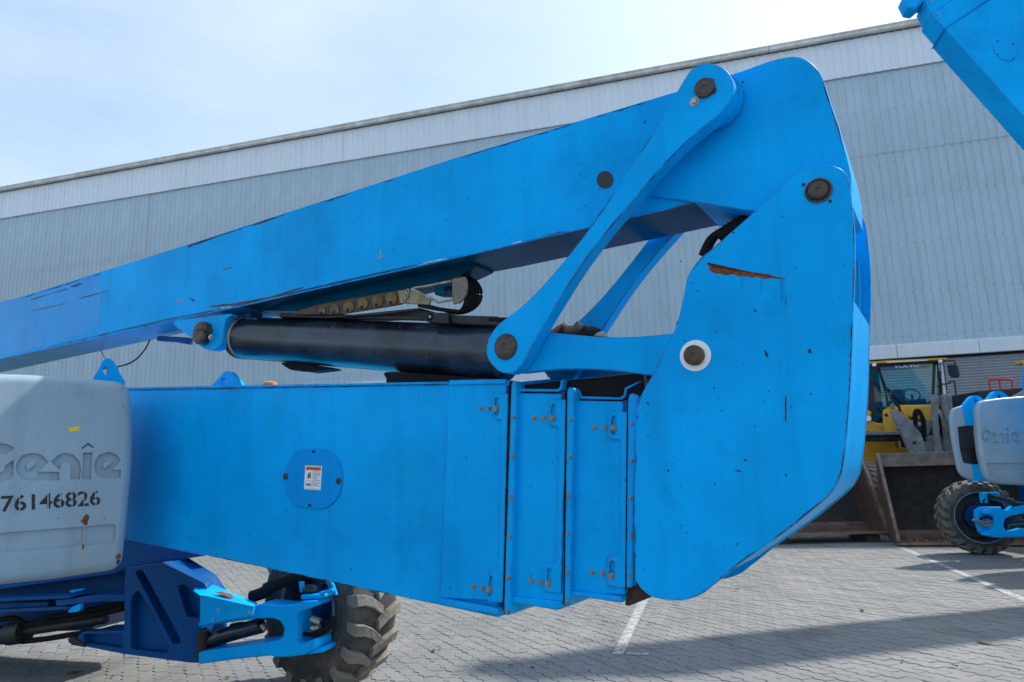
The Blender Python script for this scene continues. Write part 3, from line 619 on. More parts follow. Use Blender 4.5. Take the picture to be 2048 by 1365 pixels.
# rust bitten slot, pins and holes
Z5 = lambda q: (940 + q[0] / 1.95, 100 + q[1] / 1.95)
def decal(name, L, w, mat, parent, th=.0008): return plate(name, BF, L, w - th, th * .9, mat, parent, bevel=0)
def ragged(L, amp, n=4):
    out = []
    for i in range(len(L)):
        a, b_ = np.array(L[i]), np.array(L[(i + 1) % len(L)])
        for k in range(n): out.append(tuple(a + (b_ - a) * k / n + np.random.uniform(-amp, amp, 2)))
    return out
np.random.seed(3)
decal('rust_scar', ragged([(1414, 524), (1419, 532), (1432, 534), (1470, 541), (1520, 547), (1568, 556), (1570, 560), (1520, 556), (1470, 551), (1430, 547), (1420, 543)], 2.0, 6), -.03, M['rust'], ep)
for (u, v, r) in ((1607, 370, 4), (1660, 403, 4)): pin('pin_hole', BF, u, v, r, -.03, .001, M['ink'], ep, ch=.01, n=14)
pin('pivot_pin', BF, 1637, 382, 19.5, -.03, .018, M['pin'], ep); lathe('pin_collar', [(0, .049), (-.004, .049), (-.004, .043), (0, .043)], M['pin'], ep, c=(*[BF.uv(1637, 382, -.03)[0]], -.03, BF.uv(1637, 382, -.03)[1]))
pin('washer', BF, 1391, 712, 31, -.03, .006, M['sticker'], ep, ch=.05, n=36, label='white painted washer round the lower pin'); pin('pivot_pin', BF, 1390, 712, 20, -.036, .028, M['pin'], ep, ch=.3)
for i in range(16):   # chips in the paint
    u = random.uniform(1290, 1690); v = random.uniform(520, 1150); 
    if v > 1190 - (u - 1400) * .75 and u > 1420: continue
    r = random.choice([1, 1.2, 1.6, 2.2]); decal('paint_chip', ragged([(u - r, v - r), (u + r, v - r * .8), (u + r, v + r), (u - r * .7, v + r)], .5, 2), -.03, M['ink'], ep)
for L in ([(1571, 590), (1573, 590), (1572.5, 612), (1571.5, 612)], [(1570, 792), (1573, 795), (1572.5, 848), (1570, 840)], [(1528, 700), (1534, 704), (1537, 716), (1531, 713)], [(1615, 700), (1622, 698), (1623, 706), (1617, 708)], [(1468, 941), (1474, 940), (1484, 943), (1478, 944)]):
    decal('scuff_mark', ragged(L, .6, 4), -.03, M['ink'], ep)

def grime(path, width, w, parent, n, mats, lmin=10, lmax=50, seed=1, off=0.0):
    """ragged runs of rust and dirt along a plate edge"""
    rs = random.Random(seed); P = [np.array(p, float) for p in path]; seg = [np.linalg.norm(P[i + 1] - P[i]) for i in range(len(P) - 1)]; T = sum(seg)
    def at(t):
        for i, l in enumerate(seg):
            if t <= l: d_ = (P[i + 1] - P[i]) / l; return P[i] + d_ * t, np.array([-d_[1], d_[0]])
            t -= l
        d_ = (P[-1] - P[-2]) / seg[-1]; return P[-1], np.array([-d_[1], d_[0]])
    for k in range(n):
        l = rs.uniform(lmin, lmax); t0 = rs.uniform(0, max(1, T - l)); m = max(3, int(l / 5)); A, Bb = [], []
        for j in range(m + 1):
            p, nn = at(t0 + l * j / m); A.append(tuple(p + nn * off)); Bb.append(tuple(p + nn * (off + width * rs.uniform(.25, 1.0) * math.sin(math.pi * (j + .35) / (m + .7)))))
        decal('edge_rust', A + Bb[::-1], w, M[rs.choice(mats)], parent)
grime([(1708.5, 440), (1709, 541), (1706, 613), (1701, 758), (1693, 870), (1684, 942), (1672, 970), (1650, 998), (1572, 1062), (1488, 1120), (1422, 1174)], 3.0, -.03, ep, 34, ['rust', 'rust_dark', 'black_matt'], seed=2, off=.3)
grime([(1510, 424), (1424, 498), (1401, 517), (1377, 552), (1357, 637), (1313, 737), (1275, 808), (1269, 980), (1270, 1137)], -2.2, -.03, ep, 9, ['black_matt', 'rust_dark'], seed=5, off=-.3)
grime([(1645, 160), (1660, 205), (1678, 256), (1692, 312)], 3.0, UW0 - .014, nose, 10, ['rust', 'rust_dark', 'black_matt'], seed=6, off=.4)
grime([(0, 609), (350, 499), (700, 386), (900, 321), (1120, 255), (1340, 189)], 3.0, UW0, ub, 22, ['black_matt', 'rust_dark', 'black_matt'], lmin=15, lmax=90, seed=8, off=.6)
grime([(0, 716), (484, 610), (973, 500), (1181, 452)], -2.5, UW0 - .005, ub, 18, ['black_matt', 'sticker', 'rust_dark'], lmin=15, lmax=70, seed=9, off=-.2)
grime([(270, 780), (895, 769)], 2.2, W0, pb, 12, ['black_matt', 'rust_dark'], lmin=12, lmax=60, seed=10, off=.4)
grime([(415, 1112), (878, 1210)], -2.5, W0, pb, 14, ['black_matt', 'black_matt', 'rust_dark'], lmin=6, lmax=40, seed=11, off=-.4)
# ---- link arms
linkpx = [(1033, 741), (1052, 716), (1070, 683), (1114, 608), (1166, 527), (1216, 461), (1266, 402), (1319, 340), (1372, 285), (1426, 240), (1452, 214), (1466, 184), (1461, 152), (1439, 132), (1410, 127), (1384, 138), (1366, 163), (1342, 205), (1312, 256), (1273, 318), (1230, 383), (1186, 447), (1125, 526), (1083, 574), (1040, 616), (996, 650), (975, 684), (975, 716), (995, 741), (1014, 747)]
LW = -.105
lsz = [BF.uv(p[0], p[1], LW) for p in smo(linkpx, 4)]
lk = plate('link_arm', BF, lsz, LW, .075, BP, lift, bevel=.004, sz=True)
plate('link_arm', BF, lsz, .41, .075, BP, lift, bevel=.004, sz=True)
s_, z_ = BF.uv(1410, 178, LW); lathe('boss', [(-.03, .115), (.03, .115)], BP, lift, c=(s_ + .004, 0, z_ - .006)); lathe('boss', [(.38, .115), (.42, .115)], BP, lift, c=(s_, 0, z_))
pin('pivot_pin', BF, 1410, 178, 19.5, LW, .020, M['pin'], lk); bolt(BF, 1389, 204, LW, 9, M['steel'], lk)
plate('lock_tab', BF, [(1420, 156), (1426, 158), (1432, 180), (1427, 188), (1418, 178)], LW - .008, .008, M['rust_dark'], lk, bevel=.001)
pin('pivot_pin', BF, 1012, 694, 21, LW, .012, M['pin'], lk, ch=.15); s_, z_ = BF.uv(1012, 694, LW); lathe('pin_collar', [(0, .060), (-.006, .060), (-.006, .054), (0, .054)], M['rust_dark'], lk, c=(s_, LW, z_))
grime([(1114, 608), (1166, 527), (1216, 461), (1266, 402), (1319, 340), (1372, 285), (1426, 240)], 2.0, LW, lk, 16, ['black_matt', 'rust_dark'], lmin=10, lmax=60, seed=12, off=-1.6)
grime([(1342, 205), (1312, 256), (1273, 318), (1230, 383), (1186, 447), (1125, 526), (1083, 574)], 1.8, LW, lk, 10, ['black_matt', 'rust_dark'], lmin=10, lmax=60, seed=13, off=-1.4)
# rocker arms from the lower link pin to the elbow plates
rk = smo([(985, 700), (1010, 668), (1060, 664), (1130, 668), (1200, 674), (1280, 673), (1360, 668), (1420, 690), (1420, 740), (1360, 760), (1300, 751), (1230, 742), (1160, 738), (1090, 741), (1030, 746), (995, 730)], 3)
rsz = [BF.uv(p[0], p[1], -.025) for p in rk]
plate('rocker_arm', BF, rsz, -.025, .05, BP, lift, bevel=.004, sz=True); plate('rocker_arm', BF, rsz, .46, .05, BP, lift, bevel=.004, sz=True)
lathe('cross_pin', [(-.03, .055), (.48, .055)], M['pin'], lift, c=(*[BF.uv(1012, 694, LW)[0]], 0, BF.uv(1012, 694, LW)[1]))

# ---- lift cylinder and its bracket
CW = .22
A_ = np.array(BF.uv(492, 676.5, CW)); B_ = np.array(BF.uv(962, 704, CW)); ax = (B_ - A_); ln = np.linalg.norm(ax); ax /= ln; ang_ = math.atan2(ax[1], ax[0])
r1 = np.linalg.norm(np.array(BF.uv(494, 635, CW)) - np.array(BF.uv(490, 718, CW))) / 2
def cyl(name, prof, mat, par, label=None):
    V, Fc = lathe_vf(prof, 40, 'x'); ca, sa = math.cos(ang_), math.sin(ang_)
    V = [(A_[0] + x * ca - z * sa, CW + y, A_[1] + x * sa + z * ca) for x, y, z in V]; return mk(name, V, Fc, mat, par, smooth=True, label=label)
cy_ = cyl('hydraulic_cylinder', [(-.06, .02), (-.06, r1 * .78), (-.05, r1 * .9), (-.045, r1), (ln + .02, r1), (ln + .03, r1 * 1.02), (ln + .16, r1 * 1.02), (ln + .17, r1 * .6), (ln + .17, .02)], M['black_gloss'], lift, label='thick black hydraulic cylinder under the upper boom')
cyl('end_band', [(.000, r1 + .0005), (.000, r1 + .002), (.022, r1 + .002), (.022, r1 + .0005)], M['marble'], cy_)
cyl('rust_ring', [(-.046, r1 + .0), (-.046, r1 + .0016), (-.004, r1 + .0016), (-.004, r1 + .0)], M['rust_dark'], cy_)
for i in range(26):   # pale chips and splashes on the tube
    x = random.uniform(.05, ln - .1); t = random.uniform(-.5, 1.2); rr = r1 + .0008; l = random.uniform(.004, .012); dt = random.uniform(.02, .05)
    V = [(x, -rr * math.cos(t), rr * math.sin(t)), (x + l, -rr * math.cos(t + dt * .3), rr * math.sin(t + dt * .3)), (x + l * .6, -rr * math.cos(t + dt), rr * math.sin(t + dt))]
    ca, sa = math.cos(ang_), math.sin(ang_); mk('paint_chip', [(A_[0] + a * ca - c * sa, CW + b_, A_[1] + a * sa + c * ca) for a, b_, c in V], [(0, 1, 2)], M['marble'], cy_)
me = text_mesh('STR', offset=-.012); ca, sa = math.cos(ang_), math.sin(ang_)     # chalked on the tube
for v in me.vertices:
    x = .06 + v.co.x * .075 + v.co.y * .02; t = .95 + v.co.y * .22; rr = r1 + .0012; a, b_, c = x, -rr * math.cos(t), rr * math.sin(t); v.co = (A_[0] + a * ca - c * sa, CW + b_, A_[1] + a * sa + c * ca)
me.materials.clear(); obj('chalk_lettering', me, M['sticker'], cy_)
# clevis plates with pin
clv = smo([(345, 645), (400, 636), (462, 628), (452, 640), (447, 660), (444, 685), (432, 699), (418, 701), (402, 694), (388, 680)], 3)
csz = [BF.uv(p[0], p[1], .05) for p in clv]
cb = plate('cylinder_bracket', BF, csz, .05, .06, B, lift, bevel=.004, sz=True); plate('cylinder_bracket', BF, csz, .34, .05, B, lift, bevel=.004, sz=True)
pin('bracket_pin', BF, 411, 668, 14, .05, .055, M['pin'], cb); tube('pin_keeper', [BF.P(396, 661, .02), BF.P(404, 659, .0), BF.P(412, 664, -.004)], .013, M['rust_dark'], cb)
bolt(BF, 422, 675, .0, 3.5, M['steel'], cb)
plate('bracket_web', BF, [(440, 640), (500, 622), (500, 640), (470, 700), (452, 700)], .16, .10, M['blue_deep'], lift, bevel=.004)
# bar and valve block on the cylinder
tube('rod_guide', [BF.P(562, 631, .16), BF.P(1010, 641, .16)], .018, M['black_matt'], lift, square=True)
vb = plate('valve_block', BF, [(853, 625), (896, 626), (897, 648), (852, 644)], .07, .10, M['black_matt'], lift, bevel=.004); pin('port', BF, 860, 634, 6, .07, .006, M['black'], vb, n=16); pin('port', BF, 860, 634, 2.4, .064, .004, M['steel'], vb, n=12)
plate('guide_box', BF, [(896, 630), (994, 633), (1002, 641), (998, 652), (905, 648)], .09, .09, M['black_matt'], lift, bevel=.006)
tube('guide_pipe', [BF.P(980, 640, .10), BF.P(1016, 641, .10)], .014, M['black'], lift)
# drooping black sleeve under the tube
def blob(name, L, w0, th, mat, parent, amp=.012):
    V, Fc = prism([BF.uv(*p, w0) for p in smo(L, 3)], w0, w0 + th); o = mk(name, V, Fc, mat, parent, bevel=.015, seg=2); return o
blob('hose_sleeve', [(562, 726), (600, 727), (640, 732), (660, 738), (612, 744), (596, 739), (585, 741), (575, 737)], .2, .10, M['black'], lift)
blob('hose_sleeve', [(772, 744), (850, 748), (930, 754), (985, 757), (985, 766), (860, 768), (780, 768), (772, 757)], .12, .2, M['black'], lift)
# ---- cable track, bracket and hoses beneath the upper boom
M['track_gold'] = plain('golden brown track discs', (.155, .095, .03), rough=.5, metal=.35, var=.4, scale=30, dirtc=(.04, .025, .015), dirt=.6); M['drum'] = plain('dull brown steel', (.17, .14, .115), rough=.5, metal=.3, var=.3, scale=20)
Z3 = lambda q: (340 + q[0] / 2.844, 500 + q[1] / 2.844)
Zt = lambda q: (500 + q[0] / 3.938, 480 + q[1] / 3.938)
ts = plate('track_side', BF, [Zt(p) for p in [(330, 575), (520, 515), (820, 458), (1180, 395), (1285, 385), (1290, 470), (1180, 510), (960, 548), (700, 588), (350, 590)]], .112, .012, M['chain'], lift, bevel=.002)
for i, (x, y, r) in enumerate(((1112, 462, 46), (1000, 482, 44), (884, 502, 43), (772, 526, 42), (664, 546, 36), (566, 560, 26))):
    d_ = plate('track_disc', BF, [Zt((x + r * math.cos(t * math.pi / 12), y + r * 1.08 * math.sin(t * math.pi / 12))) for t in range(24)], .106, .006, M['track_gold'], ts, bevel=.001)
    bolt(BF, *Zt((x - 4, y + r * .72)), .106, 2.3, M['rust_dark'], d_)
    plate('track_slot', BF, [Zt(p) for p in [(x - 70, y - 18), (x - 46, y - 22), (x - 46, y + 26), (x - 70, y + 30)]], .1105, .0015, M['ink'], ts, bevel=0)
plate('track_tray', BF, [Z3(p) for p in [(600, 380), (1000, 372), (1420, 330), (1420, 340), (1200, 368), (900, 388)]], .12, .2, M['black_matt'], lift, bevel=.002)
hb = plate('hose_bracket', BF, [Zt(p) for p in [(1165, 402), (1280, 384), (1330, 410), (1420, 470), (1412, 512), (1270, 505), (1180, 500)]], .104, .012, M['gold'], lift, bevel=.002)
for q in ((1248, 405), (1238, 443), (1217, 480)): lathe('grommet', [(0, .012), (-.008, .012), (-.008, .008), (0, .008)], M['steel'], hb, n=16, c=(BF.uv(*Zt(q), .104)[0], .104, BF.uv(*Zt(q), .104)[1]), cap=False)
for pts in ([(1275, 385), (1480, 492), (1600, 470)], [(1290, 380), (1420, 360), (1590, 325)]): tube('bracket_rod', [BF.P(*Zt(p), .10) for p in pts], .007, M['steel'], hb)
plate('hose_drum_side', BF, smo([Zt(p) for p in [(1592, 312), (1640, 300), (1690, 290), (1708, 335), (1702, 420), (1660, 490), (1620, 502), (1596, 500), (1592, 400)]], 3), .09, .012, M['drum'], lift, bevel=.003)
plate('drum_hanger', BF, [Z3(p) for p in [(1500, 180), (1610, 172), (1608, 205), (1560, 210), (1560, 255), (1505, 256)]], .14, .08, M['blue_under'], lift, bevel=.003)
for i in range(6):
    rx, ry, w = 66 + i * 23, 138 + i * 2, .115 + i * .03
    pts = [BF.P(*Zt((1640 + rx * math.cos(t), 428 + ry * math.sin(t))), w) for t in np.linspace(-1.35, 1.75, 13)] + [BF.P(*Zt((1470 - i * 8, 545 - i * 3)), w), BF.P(*Zt((1330, 516)), w)]
    tube('hose', crv(pts, 2), .0105, M['black'], lift, n=8)
# hoses at the elbow, brush and crumpled gaiter
for i in range(3): tube('elbow_hose', crv([BF.P(1404 + i * 3, 512, .14 + i * .05), BF.P(1420 + i * 3, 480, .14 + i * .05), BF.P(1445, 462, .14 + i * .05), BF.P(1500, 428, .14 + i * .05)], 5), .016, M['black'], lift)
V, Fc = [], []
for i in range(120):
    u, v = random.uniform(1424, 1500), 0; v = 470 - (u - 1424) * .58 + random.uniform(-3, 3); a = random.uniform(-2.6, .4); l = random.uniform(4, 11); k = len(V); w = random.uniform(.1, .35)
    V += [BF.P(u, v, w), BF.P(u + 1.6, v + .8, w), BF.P(u + l * math.cos(a), v + l * math.sin(a), w)]; Fc.append((k, k + 1, k + 2))
mk('brush_bristles', V, Fc, M['black'], lift, kind='stuff')
plate('brush_strip', BF, [(1426, 468), (1470, 440), (1508, 422), (1500, 440), (1440, 480)], .12, .22, M['black'], lift, bevel=.01)
def crumple(name, u0, v0, u1, v1, w0, w1, mat, parent, seed=1):
    random.seed(seed); V, Fc = [], []; nx, ny = 14, 7
    for j in range(ny):
        for i in range(nx):
            a = math.pi * j / (ny - 1); u = u0 + (u1 - u0) * i / (nx - 1); hgt = math.sin(math.pi * min(1, (i + .7) / nx)) ** .4
            v = v1 - (v1 - v0) * math.sin(a) * hgt * (.86 + .10 * math.sin(i * 1.9 + j * .9 + seed) + random.uniform(-.04, .04)); w = (w0 + w1) / 2 - (w1 - w0) / 2 * math.cos(a); V.append(BF.P(u + random.uniform(-3, 3), v, w))
    for j in range(ny - 1):
        for i in range(nx - 1): Fc.append((j * nx + i, j * nx + i + 1, (j + 1) * nx + i + 1, (j + 1) * nx + i))
    return mk(name, V, Fc, mat, parent, smooth=True)
crumple('rod_gaiter', 1085, 640, 1218, 690, .06, .40, M['black'], lift, 4)
plate('gaiter_flap', BF, [(1186, 672), (1196, 664), (1204, 662), (1212, 668), (1220, 675)], .04, .012, M['marble'], lift, bevel=.004)
tube('cylinder_rod', [tuple(np.array(BF.P(1000, 706, CW))), tuple(np.array(BF.P(1330, 722, CW)))], .06, M['black_matt'], lift, n=20)
# underside bits at the left: hose guard and cable
plate('hose_guard', BF, [(313, 676), (318, 672), (372, 675), (371, 688), (362, 687), (350, 684), (314, 682)], .25, .06, M['blue_deep'], lift, bevel=.002)
tube('loose_cable', crv([BF.P(300, 680, .30), BF.P(288, 702, .30), BF.P(268, 722, .29), BF.P(240, 733, .28), BF.P(205, 738, .27)], 6), .006, M['black'], lift, n=6)
tube('stay_wire', [BF.P(201, 700, .3), BF.P(212, 722, .2)], .005, M['marble'], lift, n=6)
for L in ([(1560, 562), (1568, 561), (1566, 600), (1562, 606)], [(1480, 553), (1486, 553), (1484, 580)], [(1520, 556), (1524, 557), (1522, 590)]): decal('rust_run', ragged(L, .5, 3), -.03, M['blue_disc'], ep)
decal('reflection_patch', smo([(-40, 622), (60, 592), (150, 566), (196, 554), (204, 580), (200, 640), (190, 660), (120, 684), (40, 704), (-40, 722)], 3), UW0, M['blue_reflection'], ub)  # reflection painted on as a thin lighter sheet
# scratches and bare patches on the upper boom
for L, m in (([(62, 622), (130, 607), (131, 609), (64, 624)], 'gold'), ([(155, 598), (216, 581), (215, 583), (160, 599)], 'rust'), ([(60, 600), (135, 577), (136, 578.5), (70, 599)], 'black_matt'), ([(445, 539), (462, 535), (462, 537), (446, 541)], 'rust'), ([(352, 603), (367, 597), (369, 601), (353, 605)], 'marble'), ([(380, 595), (390, 602), (388, 604), (380, 598)], 'black_matt'), ([(375, 493), (381, 489), (430, 475), (430, 477), (384, 492), (378, 496)], 'rust_dark'),
             ([(500, 452), (525, 443), (546, 436), (540, 441), (520, 449)], 'rust'), ([(420, 612), (470, 606), (540, 594), (605, 574), (606, 576), (540, 598), (480, 610), (421, 615)], 'chain'), ([(655, 402), (668, 397), (669, 399), (660, 403)], 'black_matt'), ([(758, 500), (759.5, 500), (763, 511), (761, 511)], 'marble'), ([(748, 519), (756, 516), (769, 511), (757, 518)], 'marble'), ([(140, 574), (160, 566), (164, 568), (152, 574)], 'black_matt')):
    decal('scratch', ragged(L, .8, 4), UW0, M[m], ub)

# ---- turntable cover of the near lift (its face turns the other way from the boom)
def fmat(F): return Matrix.Translation(Vector(F.o)) @ Matrix.Rotation(-R_(F.yaw), 4, 'Z')
def rel(o, F, base): o.matrix_basis = fmat(base).inverted() @ fmat(F); return o
def at_y(u, v, y):
    d = ray(u, v); t = y / d[1]; return CAM + d * t
_q = at_y(266, 950, 4.35); QF = Frame(-41, _q[0], _q[1])
GC = M['grey_cover']
covpx = fil([(-420, 735), (60, 748), (150, 755), (262, 763, 34), (268, 850, 30), (267, 930, 30), (258, 1030, 30), (246, 1140, 30), (100, 1161), (-420, 1215)], 6)
V, Fc = prism([QF.uv(*p, 0) for p in covpx], 0, .75)
cov = mk('turntable_cover', V, Fc, GC, lift, bevel=.055, seg=6, label='pale grey moulded cover with sunk lettering and stencilled number'); rel(cov, QF, BF)
Zg = lambda q: (q[0] / 4.55, 720 + q[1] / 4.55)
letters = [
  [(440, 930), (400, 880), (350, 855), (295, 846), (230, 858), (180, 890), (150, 940), (144, 985), (155, 1030), (190, 1075), (240, 1097), (538, 1098), (540, 1020), (350, 1020)],
  [(465, 930), (520, 872), (590, 846), (670, 865), (725, 925), (738, 1000), (728, 1088), (640, 1088), (646, 985), (628, 942), (592, 928), (558, 945), (542, 1002)],
  [(755, 845), (840, 842), (828, 1088), (745, 1090)],
  [(738, 803), (802, 752), (856, 795), (843, 806), (802, 776), (752, 814)],
  [(1102, 915), (1060, 860), (985, 838), (910, 860), (865, 915), (855, 970), (870, 1030), (920, 1074), (1100, 1078), (1102, 1000), (1030, 1000)],
  [(130, 803), (70, 768), (0, 758), (-90, 770), (-170, 830), (-200, 930), (-180, 1030), (-110, 1095), (0, 1112), (80, 1090), (120, 1045), (125, 912), (45, 962), (40, 1010), (0, 1030), (-60, 1020), (-105, 970), (-105, 900), (-60, 855), (0, 848), (60, 862)]]
eyes = {0: [(247, 1006), (335, 942), (300, 926), (262, 934), (240, 965)], 4: [(946, 996), (1018, 933), (985, 920), (952, 934), (936, 965)]}
CV, CF = [], []
for i, L in enumerate(letters):
    hs = [[QF.uv(*Zg(p), 0) for p in eyes[i]]] if i in eyes else []
    v, f = prism([QF.uv(*Zg(p), 0) for p in L], -.05, .026, hs); CF += [tuple(k + len(CV) for k in q) for q in f]; CV += v
v, f = prism([QF.uv(*p, 0) for p in fil([(-380, 1096), (222, 1049, 8), (232, 1050, 8), (229, 1086, 10), (-380, 1140)], 4)], -.05, .018); CF += [tuple(k + len(CV) for k in q) for q in f]; CV += v
cut = mk('cutter', CV, CF, None, None); cut.matrix_world = fmat(QF)
bo = cov.modifiers.new('cut', 'BOOLEAN'); bo.operation = 'DIFFERENCE'; bo.object = cut; bo.solver = 'EXACT'
bpy.context.view_layer.update()
nm = bpy.data.meshes.new_from_object(cov.evaluated_get(bpy.context.evaluated_depsgraph_get())); cov.modifiers.clear(); cov.data = nm; bpy.data.objects.remove(cut)
nm.shade_smooth(); nm.set_sharp_from_angle(angle=R_(38)); addb = cov.modifiers.new('soft', 'BEVEL'); addb.width = .004; addb.segments = 2; addb.limit_method = 'ANGLE'; addb.angle_limit = R_(50)
def cdec(name, L, mat, amp=.7): return plate(name, QF, ragged(L, amp, 3), -.0010, .0008, mat, cov, bevel=0)
text_on('stencilled_number', QF, '76146826', ((2, 1025), (201, 1011), (2, 992)), -.0012, M['ink'], cov, offset=.018, cuts=[(.17, .182), (.572, .584), (.692, .704), (.945, .957), (.448, .460), (.82, .828)])
cdec('yellow_tape', [(137, 855), (162, 853), (157, 862), (138, 864)], M['yellow_tape'], .4)
cdec('rust_patch', [(166, 1036), (172, 1029), (178, 1031), (176, 1048), (170, 1052), (161, 1043)], M['rust'], 1.0); cdec('rust_patch', [(164, 1090), (169, 1090), (167, 1100), (165, 1102)], M['rust'], .5)
cdec('rust_patch', [(231, 1112), (238, 1108), (243, 1110), (240, 1118), (236, 1116), (233, 1120)], M['rust'], .7); cdec('rust_patch', [(234, 1122), (240, 1118), (238, 1128), (234, 1130)], M['rust_dark'], .5)
M['stain'] = plain('pale brown run-off stain', (.33, .34, .33), rough=.5, var=.2, scale=20)
cdec('rust_stain', [(168, 1052), (171, 1052), (169, 1088), (165, 1090)], M['stain'], .5); cdec('rust_stain', [(164, 1101), (167, 1101), (161, 1138), (157, 1138)], M['stain'], .5)
for (u, v) in ((209, 1037), (117, 1037), (19, 977), (156, 1083), (262, 902), (30, 1000), (246, 814)): cdec('chip', [(u - 1, v - 1), (u + 1.2, v - 1), (u + 1, v + 1), (u - 1, v + 1)], M['rust_dark'], .3)
lug = plate('lifting_lug', QF, smo([(188, 766), (200, 736), (206, 723), (214, 717), (223, 719), (232, 730), (240, 748), (249, 770)], 3), .16, .04, B, lift, holes=[[(211 + 4.4 * math.cos(t * math.pi / 6), 742 + 8.5 * math.sin(t * math.pi / 6)) for t in range(12)]], bevel=.004); rel(lug, QF, BF)

# ---- undercarriage
_q = at_y(590, 1260, 5.12); AF = Frame(15, _q[0], _q[1])
Zl = lambda q: (q[0] / 4.476, 1060 + q[1] / 4.476); Zy = lambda q: (400 + q[0] / 4.876, 1120 + q[1] / 4.876)
BD = M['blue_deep']
def aplate(name, L, w0, th, mat, par=None, holes=(), bevel=.006, label=None, Z=Zl, ws=None):
    o = plate(name, AF, [Z(p) for p in L], w0, th, mat, par or lift, holes=[[Z(p) for p in h] for h in holes], bevel=bevel, label=label, ws=ws)
    if par is None: rel(o, AF, BF)
    return o
# wedge shaped turntable arm under the boom
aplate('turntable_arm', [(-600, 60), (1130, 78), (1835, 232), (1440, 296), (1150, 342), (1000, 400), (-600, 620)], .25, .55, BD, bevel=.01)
# cast axle arm with pockets
P1 = fil([(1172, 600, 40), (1235, 540, 30), (1300, 640, 60), (1515, 1040, 60), (1500, 1105, 40), (1170, 1072, 40)], 4)
P2 = fil([(1205, 372, 30), (1275, 360, 30), (1610, 960, 40), (1615, 1020, 30), (1550, 1030, 30)], 4)
P3 = fil([(1585, 500, 30), (1660, 490, 30), (1785, 640, 30), (1780, 800, 30), (1670, 780, 40)], 4)
P4 = fil([(745, 935, 20), (1092, 935, 20), (1098, 1062, 20), (755, 1020, 20)], 4)
P5 = fil([(1330, 370, 40), (1480, 380, 40), (1560, 470, 40), (1650, 820, 60), (1600, 880, 30)], 4)
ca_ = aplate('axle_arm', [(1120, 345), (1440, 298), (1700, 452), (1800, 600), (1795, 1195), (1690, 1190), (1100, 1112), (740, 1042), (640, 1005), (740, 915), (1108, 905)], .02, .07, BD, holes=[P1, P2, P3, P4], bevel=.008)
aplate('axle_arm_web', [(1130, 350), (1440, 300), (1690, 455), (1790, 610), (1785, 1190), (1100, 1105), (740, 1035), (745, 925), (1110, 910)], .0905, .25, BD, bevel=.008, ws=.03)
aplate('arm_top_plate', [(1430, 300), (1450, 290), (1830, 480), (1850, 530), (1800, 600), (1690, 456)], .004, .10, BD, bevel=.004)
aplate('arm_shoe', [(600, 975), (650, 960), (760, 1035), (750, 1055), (640, 1035), (606, 1005)], .0, .25, M['black_matt'], bevel=.01)
# chassis behind: dark frame, tie bars, steering cylinder
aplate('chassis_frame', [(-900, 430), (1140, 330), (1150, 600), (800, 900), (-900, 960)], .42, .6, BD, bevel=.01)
aplate('tie_bar', [(490, 630), (880, 588), (1130, 585), (1130, 645), (900, 648), (500, 690)], .05, .16, BD, bevel=.01)
aplate('tie_bar', [(-400, 660), (420, 640), (430, 690), (-400, 730)], .10, .12, BD, bevel=.01)
aplate('tie_plate', [(-400, 640), (600, 590), (660, 596), (620, 616), (-400, 665)], .04, .22, BD, bevel=.004)
aplate('tie_plate', [(-400, 735), (560, 690), (645, 694), (600, 716), (-400, 765)], .04, .22, BD, bevel=.004)
aplate('worn_tab', [(640, 690), (725, 660), (722, 720), (690, 738), (650, 740), (600, 745)], .02, .03, BP, bevel=.004); aplate('worn_tab', [(615, 545), (735, 528), (735, 540), (640, 568)], .03, .03, BP, bevel=.004)
for nme, pts, r, mt in (('steering_cylinder', [(-500, 1010), (210, 915)], .075, 'black_gloss'), ('steering_rod', [(150, 925), (950, 800)], .034, 'black_matt'), ('hydraulic_hose', [(-300, 870), (100, 790), (240, 850), (420, 790), (760, 730), (1100, 660)], .022, 'black'), ('hydraulic_hose', [(-300, 905), (60, 880), (300, 850), (700, 790), (1110, 700)], .025, 'black'), ('hydraulic_hose', [(200, 1000), (420, 975), (700, 930), (1000, 900)], .022, 'black')):
    o = tube(nme, crv([AF.P(*Zl(p), .17) for p in pts], 6), r, M[mt], lift, n=14); rel(o, AF, BF)
o = tube('cylinder_gland', [AF.P(*Zl((90, 932)), .17), AF.P(*Zl((225, 912)), .17)], .09, M['black_matt'], lift, n=16); rel(o, AF, BF)
# yoke that carries the wheel
yk = aplate('axle_yoke', [(-20, 655), (300, 612), (560, 577), (700, 570), (780, 600), (815, 660), (810, 740), (770, 790), (640, 802), (300, 852), (60, 885), (-20, 905), (-20, 1022), (300, 978), (690, 936), (720, 956), (870, 950), (1030, 925), (1140, 862), (1145, 795), (1128, 770), (1000, 817), (965, 825), (945, 790), (945, 540), (960, 510), (1000, 500), (1140, 450), (1140, 396), (1000, 405), (950, 430), (800, 452), (640, 432), (580, 430), (520, 455), (300, 565), (-20, 605)], -.06, .20, BP, bevel=.012, Z=Zy)
gu = aplate('guard_plate', [(0, 345), (60, 352), (520, 455), (500, 550), (15, 642), (0, 620)], -.14, .03, BP, bevel=.004, Z=Zy)
for q in ((180, 485), (130, 580), (488, 508)): bolt(AF, *Zy(q), -.14, 2.2, M['steel'], gu)
VV = [AF.P(*Zy(p), w) for p, w in (((0, 345), -.14), ((520, 455), -.14), ((560, 420), .06), ((120, 240), .08), ((-20, 215), .08), ((-60, 300), -.04))]
o = mk('guard_top', VV, [tuple(range(6))], BP, lift); rel(o, AF, BF); so_ = o.modifiers.new('solid', 'SOLIDIFY'); so_.thickness = .008
